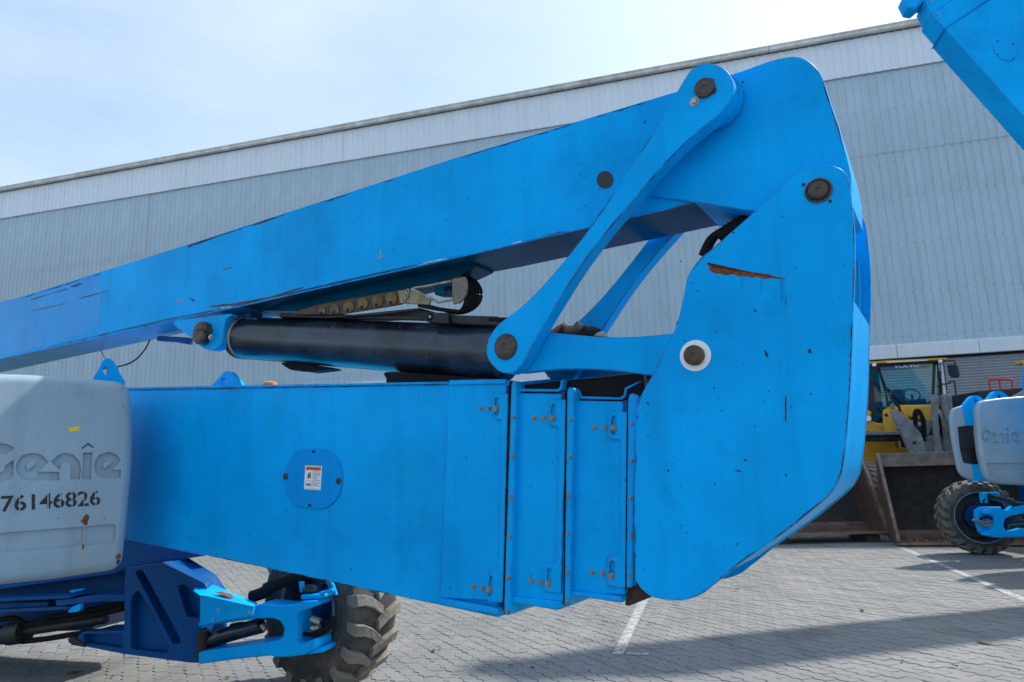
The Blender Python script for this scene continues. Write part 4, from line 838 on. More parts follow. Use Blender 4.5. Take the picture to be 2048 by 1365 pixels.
VV = [AF.P(*Zy(p), w) for p, w in (((150, 330), -.052), ((215, 322), -.03), ((330, 350), .0), ((380, 395), -.05), ((300, 385), -.075), ((240, 360), -.07))]
o = mk('rust_patch', [(x, y - .008, z + .010) for x, y, z in VV], [tuple(range(6))], M['rust'], lift); rel(o, AF, BF)
for nme, pts, r, mt in (('tie_rod_cylinder', [(60, 800), (300, 720), (600, 640)], .055, 'black_gloss'), ('rod_end', [(600, 640), (640, 680)], .022, 'steel'), ('hydraulic_hose', [(300, 640), (400, 620), (520, 622), (600, 610)], .012, 'black'), ('hydraulic_hose', [(330, 640), (290, 690), (230, 760), (190, 800)], .012, 'black'), ('hose_fitting', [(245, 735), (190, 795)], .016, 'gold'), ('hose_fitting', [(135, 790), (180, 820), (180, 770)], .012, 'gold'), ('pivot_post', [(35, 690), (20, 960)], .045, 'black_matt')):
    o = tube(nme, crv([AF.P(*Zy(p), .06 if nme != 'pivot_post' else .02) for p in pts], 4), r, M[mt], lift, n=12); rel(o, AF, BF)
for nme, pts, r, mt, w in (('wheel_hose', [(1310, 560), (1290, 640), (1220, 700), (1120, 730), (990, 720)], .014, 'black', .02), ('wheel_hose', [(1300, 540), (1280, 610), (1200, 680), (1130, 700)], .012, 'black', .0), ('hose_fitting', [(1090, 575), (1180, 610)], .024, 'steel', .03), ('hose_fitting', [(1090, 665), (1170, 665)], .022, 'steel', .03), ('wheel_hose', [(1170, 605), (1260, 600), (1310, 570)], .016, 'black', .03), ('sensor_arm', [(1170, 330), (1300, 290)], .012, 'blue', -.04), ('sensor_arm', [(1265, 190), (1300, 260), (1330, 345)], .012, 'blue', -.02), ('brake_hose', [(505, 360), (620, 320), (700, 260), (900, 180), (1100, 140)], .045, 'black', .10)):
    o = tube(nme, crv([AF.P(*Zy(p), w) for p in pts], 5), r, M[mt], lift, n=10); rel(o, AF, BF)
aplate('king_pin_bracket', [(975, 345), (1220, 335), (1225, 370), (1150, 385), (985, 390)], -.03, .18, BP, bevel=.008, Z=Zy)
aplate('king_pin_cap', [(1000, 330), (1005, 270), (1030, 245), (1095, 245), (1130, 275), (1125, 320), (1080, 330)], .0, .12, M['black_gloss'], bevel=.015, Z=Zy)
aplate('steering_lever', [(960, 215), (1000, 215), (1005, 300), (975, 330)], .02, .03, BP, bevel=.003, Z=Zy)
aplate('lower_king_pin', [(1030, 905), (1060, 870), (1190, 852), (1205, 870), (1200, 905), (1060, 928)], -.04, .2, BP, bevel=.01, Z=Zy)

LUG = {}
def lug_mesh(sg, style):
    if (sg, style) in LUG: return LUG[(sg, style)]
    if style == 'deep': X = [-.02, .07, .14, .205]; T = [0, .11, .16, .17]; Hw = [.058, .066, .072, .078]; Rt = [.604, .604, .598, .582]; rb = .54; mat = M['lug']
    else: X = [.0, .06, .13, .205]; T = [0, .10, .12, .20]; Hw = [.062, .070, .075, .080]; Rt = [.600, .600, .596, .580]; rb = .55; mat = M['lug_dark']
    V = []; Fc = []
    st = [(X[i] * sg, T[i], Hw[i], Rt[i], rb) for i in range(4)] + [(.218 * sg, T[3] + .02, Hw[3] * .9, .52, .49)]
    for x, t, h, r, b_ in st:
        for a, rr in ((t - h, b_), (t - h * .88, r), (t + h * .88, r), (t + h, b_)): V.append((x, rr * math.sin(a), rr * math.cos(a)))
    for i in range(4):
        k = i * 4
        for j in range(3): Fc.append((k + j, k + j + 1, k + 4 + j + 1, k + 4 + j))
    Fc += [(0, 1, 2, 3), (16, 17, 18, 19)]
    me = bpy.data.meshes.new('tread_lug'); me.from_pydata(V, [], Fc); bm = bmesh.new(); bm.from_mesh(me); bmesh.ops.recalc_face_normals(bm, faces=bm.faces); bmesh.ops.bevel(bm, geom=bm.edges[:], offset=.004, segments=1, affect='EDGES'); bm.to_mesh(me); bm.free(); me.materials.append(mat); LUG[(sg, style)] = me; return me
M['lug_dark'] = plain('worn dark tread rubber', (.085, .08, .072), rough=.8, var=.3, scale=14, b=.4, bs_scale=50, dirtc=(.20, .16, .10), dirt=.6)
M['rim_dark'] = plain('dark wheel dish', (.028, .033, .04), rough=.6, var=.4); M['rim'] = plain('grey wheel rim', (.17, .21, .26), rough=.5, var=.3)
def wheel(parent, base, centre, axis, style, nlug, rim=None, hubm=None):
    q = .30 if style == 'deep' else .40
    a = Vector((axis[0], axis[1], 0)).normalized(); y = Vector((0, 0, 1)).cross(a); m = Matrix(((a.x, y.x, 0, centre[0]), (a.y, y.y, 0, centre[1]), (0, 0, 1, centre[2]), (0, 0, 0, 1)))
    ml = fmat(base).inverted() @ m
    ty = lathe('tyre', [(-.15, q), (-.185, q + .005), (-.196, q + .02), (-.214, (q + .5) / 2), (-.218, .46), (-.212, .50), (-.195, .54), (-.15, .560), (0, .566), (.15, .560), (.195, .54), (.218, .46), (.196, q + .02), (.15, q)], M['rubber'], parent, n=56, axis='x', cap=False); ty.matrix_basis = ml
    rings = lathe('sidewall_ring', [(-.2135, .432), (-.222, .436), (-.222, .446), (-.2155, .452)], M['rubber'], ty, n=48, axis='x', cap=False); lathe('sidewall_ring', [(-.185, q), (-.206, q + .004), (-.206, q + .016), (-.19, q + .022)], M['rim'], ty, n=48, axis='x', cap=False)
    for i in range(nlug):
        for sg, off in ((1, 0), (-1, .5)):
            o = obj('tread_lug', lug_mesh(sg, style), None, ty); o.rotation_euler = (-(i + off) * 2 * math.pi / nlug, 0, 0)
    w = lathe('wheel_rim', [(-.185, q + .008), (-.19, q - .004), (-.175, q - .015), (-.12, q - .025), (.02, q - .038), (.05, q - .06), (.06, .15), (.06, .01)], rim or M['rim_dark'], parent, n=40, axis='x', cap=False); w.matrix_basis = ml
    h = lathe('hub', [(.05, .20), (-.06, .20), (-.075, .185), (-.08, .12), (-.16, .11), (-.17, .09), (-.17, .01)], hubm or BD, parent, n=24, axis='x', cap=False); h.matrix_basis = ml
    for i in range(10):
        t = i * 2 * math.pi / 10; o = lathe('wheel_nut', [(-.06, .014), (-.085, .014), (-.088, .01), (-.088, .001)], M['rust_dark'], h, n=6, axis='x', c=(-.016, .155 * math.cos(t), .155 * math.sin(t)))
    return ty
wheel(lift, BF, (-1.47, 5.58, .60), (.60, .80), 'deep', 18)

# ================================================================== FAR BOOM LIFT, boom raised
RF = Frame(0, 7.5, 11.4)
lift2 = root('boom_lift', RF, 'boom lift with pale grey cover and black engine bay, parked beside the wheel loader', 'boom lift')
Z6 = lambda q: (1860 + q[0] / 3.5, 740 + q[1] / 3.5)
def rplate(name, L, w0, th, mat, par=None, holes=(), bevel=.006, label=None, seg=2, Z=Z6): return plate(name, RF, [Z(p) for p in L], w0, th, mat, par or lift2, holes=[[Z(p) for p in h] for h in holes], bevel=bevel, label=label, seg=seg)
wheel(lift2, RF, (7.70, 11.95, .60), (.20, .98), 'road', 22)
GC2 = paint('pale grey moulded cover of the far lift', (.29, .39, .46), rough=.42, var=.10, dirt=(.1, .08, .07), chips=.3, wear=False, streak=.3)
cv = rplate('turntable_cover', fil([(338, 330), (333, 262, 40), (365, 215, 40), (500, 196, 60), (700, 180), (1500, 150, 50), (1500, 830, 60), (700, 812), (470, 800, 60), (415, 775, 50), (388, 715, 30), (358, 590, 20), (342, 450, 20)], 5), 0, .16, GC2, bevel=.05, seg=5, label='pale grey cover with sunk lettering')
let2 = [[(430, 445), (400, 420), (375, 425), (358, 455), (360, 485), (380, 512), (405, 510), (408, 470), (392, 480), (385, 490), (372, 470), (378, 445), (395, 440), (412, 455)],
        [(468, 470), (455, 440), (435, 445), (416, 470), (422, 500), (440, 520), (478, 520), (478, 500), (450, 500)], [(480, 470), (492, 445), (512, 445), (522, 465), (522, 520), (505, 520), (505, 475), (490, 475)],
        [(532, 445), (552, 445), (552, 520), (532, 520)], [(530, 428), (542, 405), (555, 422), (550, 430), (542, 418)], [(620, 470), (610, 445), (590, 437), (570, 450), (562, 475), (572, 500), (590, 516), (625, 516), (625, 498), (595, 496)]]
CV, CF = [], []
for L in let2:
    v, f = prism([RF.uv(*Z6(p), 0) for p in L], -.05, .02); CF += [tuple(k + len(CV) for k in q) for q in f]; CV += v
v, f = prism([RF.uv(*Z6(p), 0) for p in [(392, 655), (1200, 640), (1200, 700), (405, 708)]], -.05, .02); CF += [tuple(k + len(CV) for k in q) for q in f]; CV += v
cut = mk('cutter', CV, CF, None, None); cut.matrix_world = fmat(RF)
bo = cv.modifiers.new('cut', 'BOOLEAN'); bo.operation = 'DIFFERENCE'; bo.object = cut; bo.solver = 'EXACT'; bpy.context.view_layer.update()
nm = bpy.data.meshes.new_from_object(cv.evaluated_get(bpy.context.evaluated_depsgraph_get())); cv.modifiers.clear(); cv.data = nm; bpy.data.objects.remove(cut); nm.shade_smooth(); nm.set_sharp_from_angle(angle=R_(38))
rplate('end_cover', fil([(150, 320, 10), (158, 285, 20), (175, 268, 15), (238, 248), (262, 392), (198, 402, 10), (214, 560), (238, 652, 14), (306, 664), (322, 779), (240, 752, 40), (206, 700, 20), (195, 640, 15), (160, 460, 15)], 5), .18, .09, GC2, bevel=.03, seg=4)
rplate('engine_bay', [(190, 395), (345, 385), (385, 665), (235, 660)], .24, .05, M['ink'], bevel=.01)
rplate('bay_bar', [(215, 540), (350, 535), (352, 548), (218, 553)], .22, .02, M['black_matt'])
rplate('lifting_lug', fil([(236, 252), (288, 188, 16), (318, 178, 16), (345, 184, 16), (385, 218), (338, 262), (333, 386), (262, 391)], 4), .14, .10, B, holes=[[(318 + 13 * math.cos(t * math.pi / 6), 215 + 15 * math.sin(t * math.pi / 6)) for t in range(12)]], bevel=.006)
rplate('lifting_lug', fil([(400, 222), (448, 158, 16), (470, 147, 16), (500, 150, 16), (565, 198), (565, 230), (420, 240)], 4), .55, .12, B, holes=[[(485 + 14 * math.cos(t * math.pi / 6), 187 + 15 * math.sin(t * math.pi / 6)) for t in range(12)]], bevel=.006)
rplate('side_post', [(304, 664), (378, 660), (402, 748), (408, 782), (318, 780)], .14, .2, B, bevel=.006); bolt(RF, *Z6((358, 705)), .14, 5, M['steel'], lift2); bolt(RF, *Z6((325, 335)), .14, 3.5, M['steel'], lift2)
boxm('chassis_frame', (2.3, .3, .55), (4.2, 2.6, 1.15), BD, lift2, bevel=.03); boxm('turntable', (2.4, .5, 1.15), (3.8, 2.4, 2.2), BD, lift2, bevel=.03)
rplate('axle_yoke', [(405, 985), (470, 978), (570, 985), (600, 960), (658, 950), (760, 940), (760, 990), (658, 1005), (560, 1025), (525, 1045), (515, 1090), (530, 1125), (580, 1130), (658, 1115), (760, 1120), (760, 1165), (620, 1172), (450, 1175), (400, 1160), (425, 1130), (455, 1120), (455, 1025), (405, 1010)], -.05, .18, BP, bevel=.01)
rplate('knuckle', [(335, 985), (370, 960), (500, 960), (500, 985), (420, 990), (420, 1120), (400, 1165), (365, 1140), (340, 1060)], .12, .12, BP, bevel=.01); rplate('steering_bracket', [(370, 865), (405, 860), (490, 855), (492, 900), (410, 905), (405, 935), (380, 935)], .05, .1, BP, bevel=.006)
for nme, pts, r, m_ in (('tie_rod_cylinder', [(410, 885), (520, 910), (640, 960)], .05, 'black_gloss'), ('tie_rod_end', [(520, 915), (660, 945)], .035, 'black_gloss'), ('wheel_hose', [(300, 1050), (370, 1070), (430, 1060)], .022, 'grey_part'), ('wheel_hose', [(320, 1065), (380, 1090), (430, 1085)], .022, 'grey_part'), ('wheel_hose', [(440, 1050), (400, 1030), (350, 1045)], .02, 'black'), ('axle_cylinder', [(530, 1075), (600, 1062), (720, 1060)], .045, 'black_gloss'), ('wheel_hose', [(385, 905), (370, 930), (410, 950), (450, 945)], .014, 'black')):
    tube(nme, crv([RF.P(*Z6(p), .02) for p in pts], 4), r, M[m_], lift2, n=10)
ob = [(.48, 2.1), (.56, 1.85, .1), (.95, 1.62, .2), (1.6, 1.7), (2.2, 2.2), (6.0, 2.5), (6.0, 3.3), (1.5, 3.5), (.95, 3.45, .2), (.62, 3.2, .2), (.5, 2.7)]  # out-of-frame elbow, boom and post, added to cast shadow on the paving
plate('elbow_plate', RF, fil(ob, 6), -1.15, .03, BP, lift2, bevel=.004, sz=True); plate('elbow_plate', RF, fil(ob, 6), -.60, .03, BP, lift2, bevel=.004, sz=True)
plate('shadow_boom', RF, [(1.0, 2.55), (6.2, 2.55), (6.2, 3.25), (1.0, 3.25)], -1.11, .50, B, lift2, bevel=.01, sz=True); plate('shadow_boom', RF, [(.75, 1.75), (1.5, 1.85), (6.2, 1.85), (6.2, 2.4), (.75, 2.4)], -1.11, .50, B, lift2, bevel=.01, sz=True); boxm('boom_post', (4.2, -1.1, 1.9), (5.2, 1.2, 2.6), BD, lift2, bevel=.02)
wheel(lift2, RF, (11.6, 11.95, .60), (-.1, .98), 'road', 22); wheel(lift2, RF, (8.4, 15.2, .60), (-.1, -.98), 'road', 22)
# ================================================================== raised boom of a third lift whose base stands out of view
_p = at_y(1970, 145, 9.6); UF = Frame(12, _p[0], _p[1]); lift3 = root('boom_lift', UF, 'raised blue telescopic boom crossing the warehouse roofline', 'boom lift')
Z8 = lambda q: (1640 + q[0] / 3.41, q[1] / 3.41)
def uplate(name, L, w0, th, mat, par=None, bevel=.006, label=None, Z=Z8):
    o = plate(name, UF, [Z(p) for p in L], w0, th, mat, par or lift3, bevel=bevel, label=label)
    return o
BW = .52
rb = uplate('raised_boom', [(850, 195), (1155, 0), (1300, -93), (3500, 2160), (3150, 2740)], 0, BW, B, label='raised blue boom crossing the warehouse roofline')
uplate('inner_boom_tube', [(760, 95), (1080, -110), (1300, -93), (1155, 0), (850, 195)], .03, BW - .06, B); uplate('boom_collar', [(845, 200), (862, 180), (1180, -24), (1160, -10)], -.02, BW + .04, B)
uplate('inner_boom_tube', [(715, 5), (1010, -180), (1080, -110), (760, 95)], .06, BW - .12, B); uplate('inner_boom_tube', [(640, -60), (930, -240), (1010, -180), (715, 5)], .09, BW - .18, B)
uplate('end_fitting', [(565, -20), (600, -75), (800, -160), (720, 2), (650, 60), (600, 50)], .12, BW - .24, BP, bevel=.02)
oc = uplate('access_cover', smo([(1210, 275), (1260, 262), (1320, 295), (1350, 345), (1335, 395), (1290, 415), (1235, 400), (1190, 350), (1185, 305)], 3), -.010, .01, BP, bevel=.003)
for q in ((1210, 282), (1315, 302), (1213, 372), (1320, 400)): bolt(UF, *Z8(q), -.012, 1.6, M['ink'], oc)
for c0, w in (((800, 62), -.001), ((740, -30), .029)):
    for i in range(3): o = bolt(UF, *Z8((c0[0] + 12 * i, c0[1] + 26 + 12 * i)), w, 1.4, M['steel'], rb)

e_ = UF.uv(*Z8((3320, 2450)), .25)
boxm('turntable', (e_[0] - 1.6, -.35, 1.15), (e_[0] + .7, BW + .35, e_[1] - .25), BD, lift3, bevel=.04); boxm('boom_post', (e_[0] - .5, -.10, e_[1] - .26), (e_[0] + .6, -.02, e_[1] + .5), B, lift3, bevel=.03); boxm('boom_post', (e_[0] - .5, BW + .02, e_[1] - .26), (e_[0] + .6, BW + .10, e_[1] + .5), B, lift3, bevel=.03)
boxm('chassis_frame', (e_[0] - 1.6, -.6, .45), (e_[0] + 1.4, BW + .6, 1.14), BD, lift3, bevel=.04)
for ds in (-1.2, 1.1):
    for w, sg in ((-.85, 1), (BW + .85, -1)):
        c = UF.world((e_[0] + ds, w, .6)); wheel(lift3, UF, tuple(c), tuple(UF.n[:2] * sg), 'road', 22)

# ================================================================== WHEEL LOADER
_p = at_y(1810, 900, 17.0); LF = Frame(14, _p[0], _p[1])
ld = root('wheel_loader', LF, 'yellow wheel loader with grey lift arms and dark bucket before the roller shutter', 'wheel loader')
Zv = lambda q: (1720 + q[0] / 6.5, 690 + q[1] / 6.5); YL, GP, BK = M['yellow'], M['grey_part'], M['black_matt']
def lp(name, L, w0, th, mat, par=None, bevel=.012, label=None, holes=(), seg=2): return plate(name, LF, [Zv(p) for p in L], w0, th, mat, par or ld, bevel=bevel, label=label, holes=[[Zv(p) for p in h] for h in holes], seg=seg)
# cab: roof, pillars, panes
rf = lp('cab_roof', [(100, 222), (340, 205), (900, 178), (1135, 168), (1140, 192), (900, 206), (340, 236), (100, 250)], -.10, 1.62, YL, bevel=.02); lp('roof_visor', [(130, 250), (900, 208), (1090, 200), (1085, 238), (960, 232), (250, 262), (140, 290)], -.05, .04, BK, bevel=.01)
lp('visor_light', [(345, 225), (880, 196), (878, 206), (345, 235)], -.115, .014, M['sticker'], bevel=.003)
for L in ([(160, 240), (215, 236), (215, 278), (162, 282)], [(1025, 196), (1075, 194), (1076, 236), (1025, 238)]): lp('work_lamp', L, -.12, .06, M['sticker'], bevel=.02)
fr = lp('cab_frame', [(130, 270), (250, 255), (985, 225), (1040, 235), (1070, 650), (1080, 800), (940, 800), (380, 830), (330, 1010), (180, 1025), (110, 960)], 0, .09, BK, bevel=.008, holes=[[(262, 290), (962, 232), (940, 772), (388, 798)], [(175, 330), (240, 320), (330, 560), (362, 820), (320, 990), (200, 1000)], [(985, 262), (1020, 262), (1056, 640), (970, 640)]])
lp('windscreen', [(255, 285), (968, 228), (945, 778), (382, 804)], .04, .012, M['glass'], bevel=0); lp('side_pane', [(170, 325), (245, 315), (365, 825), (322, 996), (195, 1006)], .04, .012, M['glass'], bevel=0); lp('side_pane', [(982, 258), (1022, 258), (1058, 645), (968, 645)], .04, .012, M['glass'], bevel=0)
text_on('windscreen_lettering', LF, 'VOLVO', (Zv((440, 306)), Zv((772, 284)), Zv((440, 262))), .034, M['sticker'], ld, offset=.02)
# rear frame and what stands inside the cab
lp('rear_cab_frame', [(150, 262), (1060, 215), (1075, 800), (330, 1000), (180, 1010)], 1.45, .06, BK, bevel=.005, holes=[[(230, 290), (1010, 250), (1010, 740), (300, 800)]])
lp('cab_floor', [(180, 930), (1070, 780), (1070, 830), (180, 1030)], .06, 1.4, BK)
lp('dashboard', [(560, 800), (620, 735), (700, 712), (800, 722), (860, 760), (890, 800)], .10, .28, M['black'], bevel=.03)
lp('driver_seat', [(420, 800), (425, 600), (450, 575), (560, 580), (590, 600), (600, 800)], .75, .18, M['black'], bevel=.05, seg=4); lp('driver_seat_base', [(420, 800), (420, 720), (640, 710), (640, 800)], .35, .5, M['black'], bevel=.04)
cx_ = np.array(LF.P(*Zv((670, 650)), .42)); pts = [tuple(cx_ + [.19 * math.cos(t), .11 * math.sin(t), .15 * math.sin(t)]) for t in np.linspace(0, 2 * math.pi, 25)]; tube('steering_wheel', pts, .016, M['black'], ld, n=8); tube('steering_column', [tuple(cx_), tuple(cx_ + [0, -.12, -.4])], .03, M['black'], ld)
lp('console', [(780, 800), (790, 690), (850, 690), (900, 790)], .5, .5, M['black'], bevel=.03)
lp('door_post', [(1026, 250), (1060, 244), (1080, 260), (1126, 640), (1080, 645), (1070, 560)], -.03, .07, M['sticker'], bevel=.01); lp('post_latch', [(1034, 345), (1050, 345), (1052, 405), (1038, 405)], -.045, .02, BK)
for pts in ([(1070, 640), (1040, 240)], [(1085, 250), (1132, 640)]): tube('door_seal', [LF.P(*Zv(p), -.04) for p in pts], .012, BK, ld, n=6)
tube('mirror_arm', crv([LF.P(*Zv(p), -.15) for p in ((1080, 215), (1140, 212), (1200, 205), (1232, 222), (1235, 265))], 4), .02, BK, ld); lp('mirror', fil([(1145, 262, 10), (1185, 252, 12), (1275, 268, 14), (1302, 390, 20), (1290, 425, 16), (1200, 425, 16), (1165, 370, 12)], 4), -.22, .09, BK, bevel=.02, seg=3)
tube('handrail', crv([LF.P(*Zv(p), -.15) for p in ((1060, 510), (1130, 508), (1185, 480), (1218, 476), (1232, 500), (1255, 700), (1272, 810))], 5), .018, BK, ld); tube('handrail', [LF.P(*Zv(p), -.15) for p in ((1190, 748), (1255, 738))], .012, BK, ld)
for pts, r in (([(240, 290), (345, 570), (430, 770)], .016), ([(345, 575), (560, 760), (720, 870)], .016), ([(385, 590), (600, 760), (730, 860)], .014)): tube('wiper_arm', [LF.P(*Zv(p), -.03) for p in pts], r, BK, ld, n=6)
lp('wiper_motor', [(340, 555), (395, 570), (400, 600), (350, 595)], -.08, .06, BK)
# front frame, fenders, lamps
lp('front_hood', fil([(385, 800), (500, 784), (935, 775), (990, 800), (1010, 900), (1010, 1010), (940, 1000), (700, 960), (470, 900)], 4), -.55, .5, YL, bevel=.05, seg=4)
lp('front_hood_rib', [(535, 830), (560, 825), (655, 990), (650, 1010), (640, 1005)], -.62, .08, YL)
lp('tower_plate', fil([(308, 850, 14), (345, 832, 14), (400, 835, 14), (482, 1115), (480, 1130), (330, 1130), (310, 960)], 4), -1.0, .10, YL, bevel=.01); pin('tower_pin', LF, *Zv((340, 915)), 3.4, -1.0, .03, BK, ld)
lp('tower_plate', fil([(1040, 840), (1110, 960), (1120, 1120), (1010, 1120), (1000, 900)], 4), -.8, .10, YL, bevel=.01)
lp('side_frame', [(40, 1000), (165, 1000), (330, 1045), (480, 1115), (480, 1135), (40, 1135)], -.8, .35, YL, bevel=.02); lp('lower_frame', [(470, 1100), (1010, 1010), (1060, 1180), (860, 1330), (540, 1330), (510, 1200)], -.7, .5, BK, bevel=.03)
lp('head_lamp', fil([(78, 930, 10), (130, 920, 12), (150, 950, 12), (146, 990, 12), (80, 1000, 10)], 4), -.9, .12, M['sticker'], bevel=.03, seg=3); lp('lamp_hood', [(85, 870), (130, 850), (150, 880), (152, 925), (80, 932)], -.9, .2, YL, bevel=.03)
fd = lp('fender', fil([(-60, 1140), (500, 1120, 20), (540, 1130, 20), (542, 1172, 12), (-60, 1180)], 4), -1.3, .55, M['grey_part'], bevel=.02); lp('fender_underside', [(-60, 1182), (530, 1175), (520, 1250), (-60, 1250)], -1.2, .4, BK, bevel=.02)
lp('frame_edge', [(500, 1240), (520, 1240), (548, 1345), (528, 1345)], -1.0, .1, YL)
# lift arms, bell crank, hoses
lp('lift_arm', fil([(405, 850, 10), (470, 836, 20), (560, 900), (710, 1055), (790, 1150), (860, 1330), (860, 1420), (660, 1420), (540, 1150), (440, 960)], 4), -1.75, .14, GP, bevel=.02, label='dented grey lift arm'); pin('arm_pin', LF, *Zv((705, 1270)), 3, -1.75, .03, BK, ld)
lp('lift_arm', fil([(1050, 860), (1100, 860, 10), (1210, 1120), (1250, 1420), (1100, 1420), (1080, 1200)], 4), -1.3, .14, GP, bevel=.02)
for L, w in (([(928, 680), (945, 648), (1000, 640), (1030, 660), (1035, 760), (1018, 900), (1025, 1100), (1080, 1420), (980, 1420), (955, 1100), (940, 900)], -1.7), ([(1050, 655), (1085, 642), (1115, 650), (1150, 780), (1215, 1010), (1280, 1300), (1200, 1300), (1150, 1040), (1070, 840)], -1.62), ([(1135, 655), (1170, 640), (1195, 660), (1200, 760), (1215, 900), (1190, 900), (1155, 780)], -1.52)): lp('bell_crank', fil([p + (12,) for p in L], 3), w, .09, GP, bevel=.02)
for L in ([(850, 960), (930, 970), (950, 1050), (900, 1180), (860, 1190), (860, 1080)], [(860, 1200), (940, 1170), (1000, 1330), (1020, 1420), (880, 1420)]): lp('tilt_linkage', L, -1.5, .25, GP, bevel=.03)
for pts, r in (([(720, 1060), (700, 950), (715, 870), (745, 850), (790, 880), (830, 1000), (845, 1200)], .035), ([(735, 1050), (735, 930), (760, 890), (800, 950), (820, 1100)], .03), ([(470, 800), (500, 790), (515, 830), (515, 870)], .025), ([(700, 1060), (780, 1130), (850, 1250)], .03), ([(1010, 900), (1040, 1000), (1060, 1200)], .03)): tube('hydraulic_hose', crv([LF.P(*Zv(p), -1.5) for p in pts], 4), r, M['black'], ld, n=8)
lp('junction_box', [(398, 770), (440, 755), (450, 800), (410, 830)], -.65, .1, GP)
def ltyre(cx, cy, w):
    c = LF.P(*Zv((cx, cy)), w); r = .78; c = (c[0], c[1], r); 
    t = lathe('tyre', [(-.30, .45), (-.31, .60), (-.28, .72), (-.2, .765), (.2, .765), (.28, .72), (.31, .60), (.30, .45)], M['tread_tan'], ld, n=48, axis='x', c=(0, 0, 0), cap=False); t.location = c
    V, Fc = [], []
    if 'big' not in LUG:
        for sg in (1, -1):
            k = len(V); 
            for x, tt in ((0, 0), (.10 * sg, .10), (.2 * sg, .06), (.29 * sg, .16)):
                for a, rr in ((tt - .055, .72), (tt - .045, .79), (tt + .045, .79), (tt + .055, .72)): V.append((x, rr * math.sin(a), rr * math.cos(a)))
            for i in range(3):
                for j in range(3): Fc.append((k + i * 4 + j, k + i * 4 + j + 1, k + i * 4 + j + 5, k + i * 4 + j + 4))
            Fc += [(k, k + 1, k + 2, k + 3), (k + 12, k + 13, k + 14, k + 15)]
        me = bpy.data.meshes.new('tread_lug'); me.from_pydata(V, [], Fc); me.update(); me.materials.append(M['tread_tan']); LUG['big'] = me
    for i in range(32): o = obj('tread_lug', LUG['big'], None, t); o.rotation_euler = (i * 2 * math.pi / 32, 0, 0)
    lathe('wheel_rim', [(-.28, .46), (-.2, .42), (-.1, .2), (-.1, .01)], M['yellow'], ld, n=24, axis='x', c=c)
M['tread_tan'] = plain('dusty tan tyre', (.20, .18, .145), rough=.85, var=.25, scale=8, b=.4, bs_scale=40)
ltyre(250, 1700, -1.25); ltyre(1400, 1700, -1.25); ltyre(250, 1700, 1.9); ltyre(1400, 1700, 1.9)
boxm('rear_body', (-1.1, 1.55, .9), (1.1, 4.2, 2.2), YL, ld, bevel=.08); boxm('middle_frame', (-.5, -.6, .6), (.6, 1.6, 1.4), BK, ld, bevel=.03)

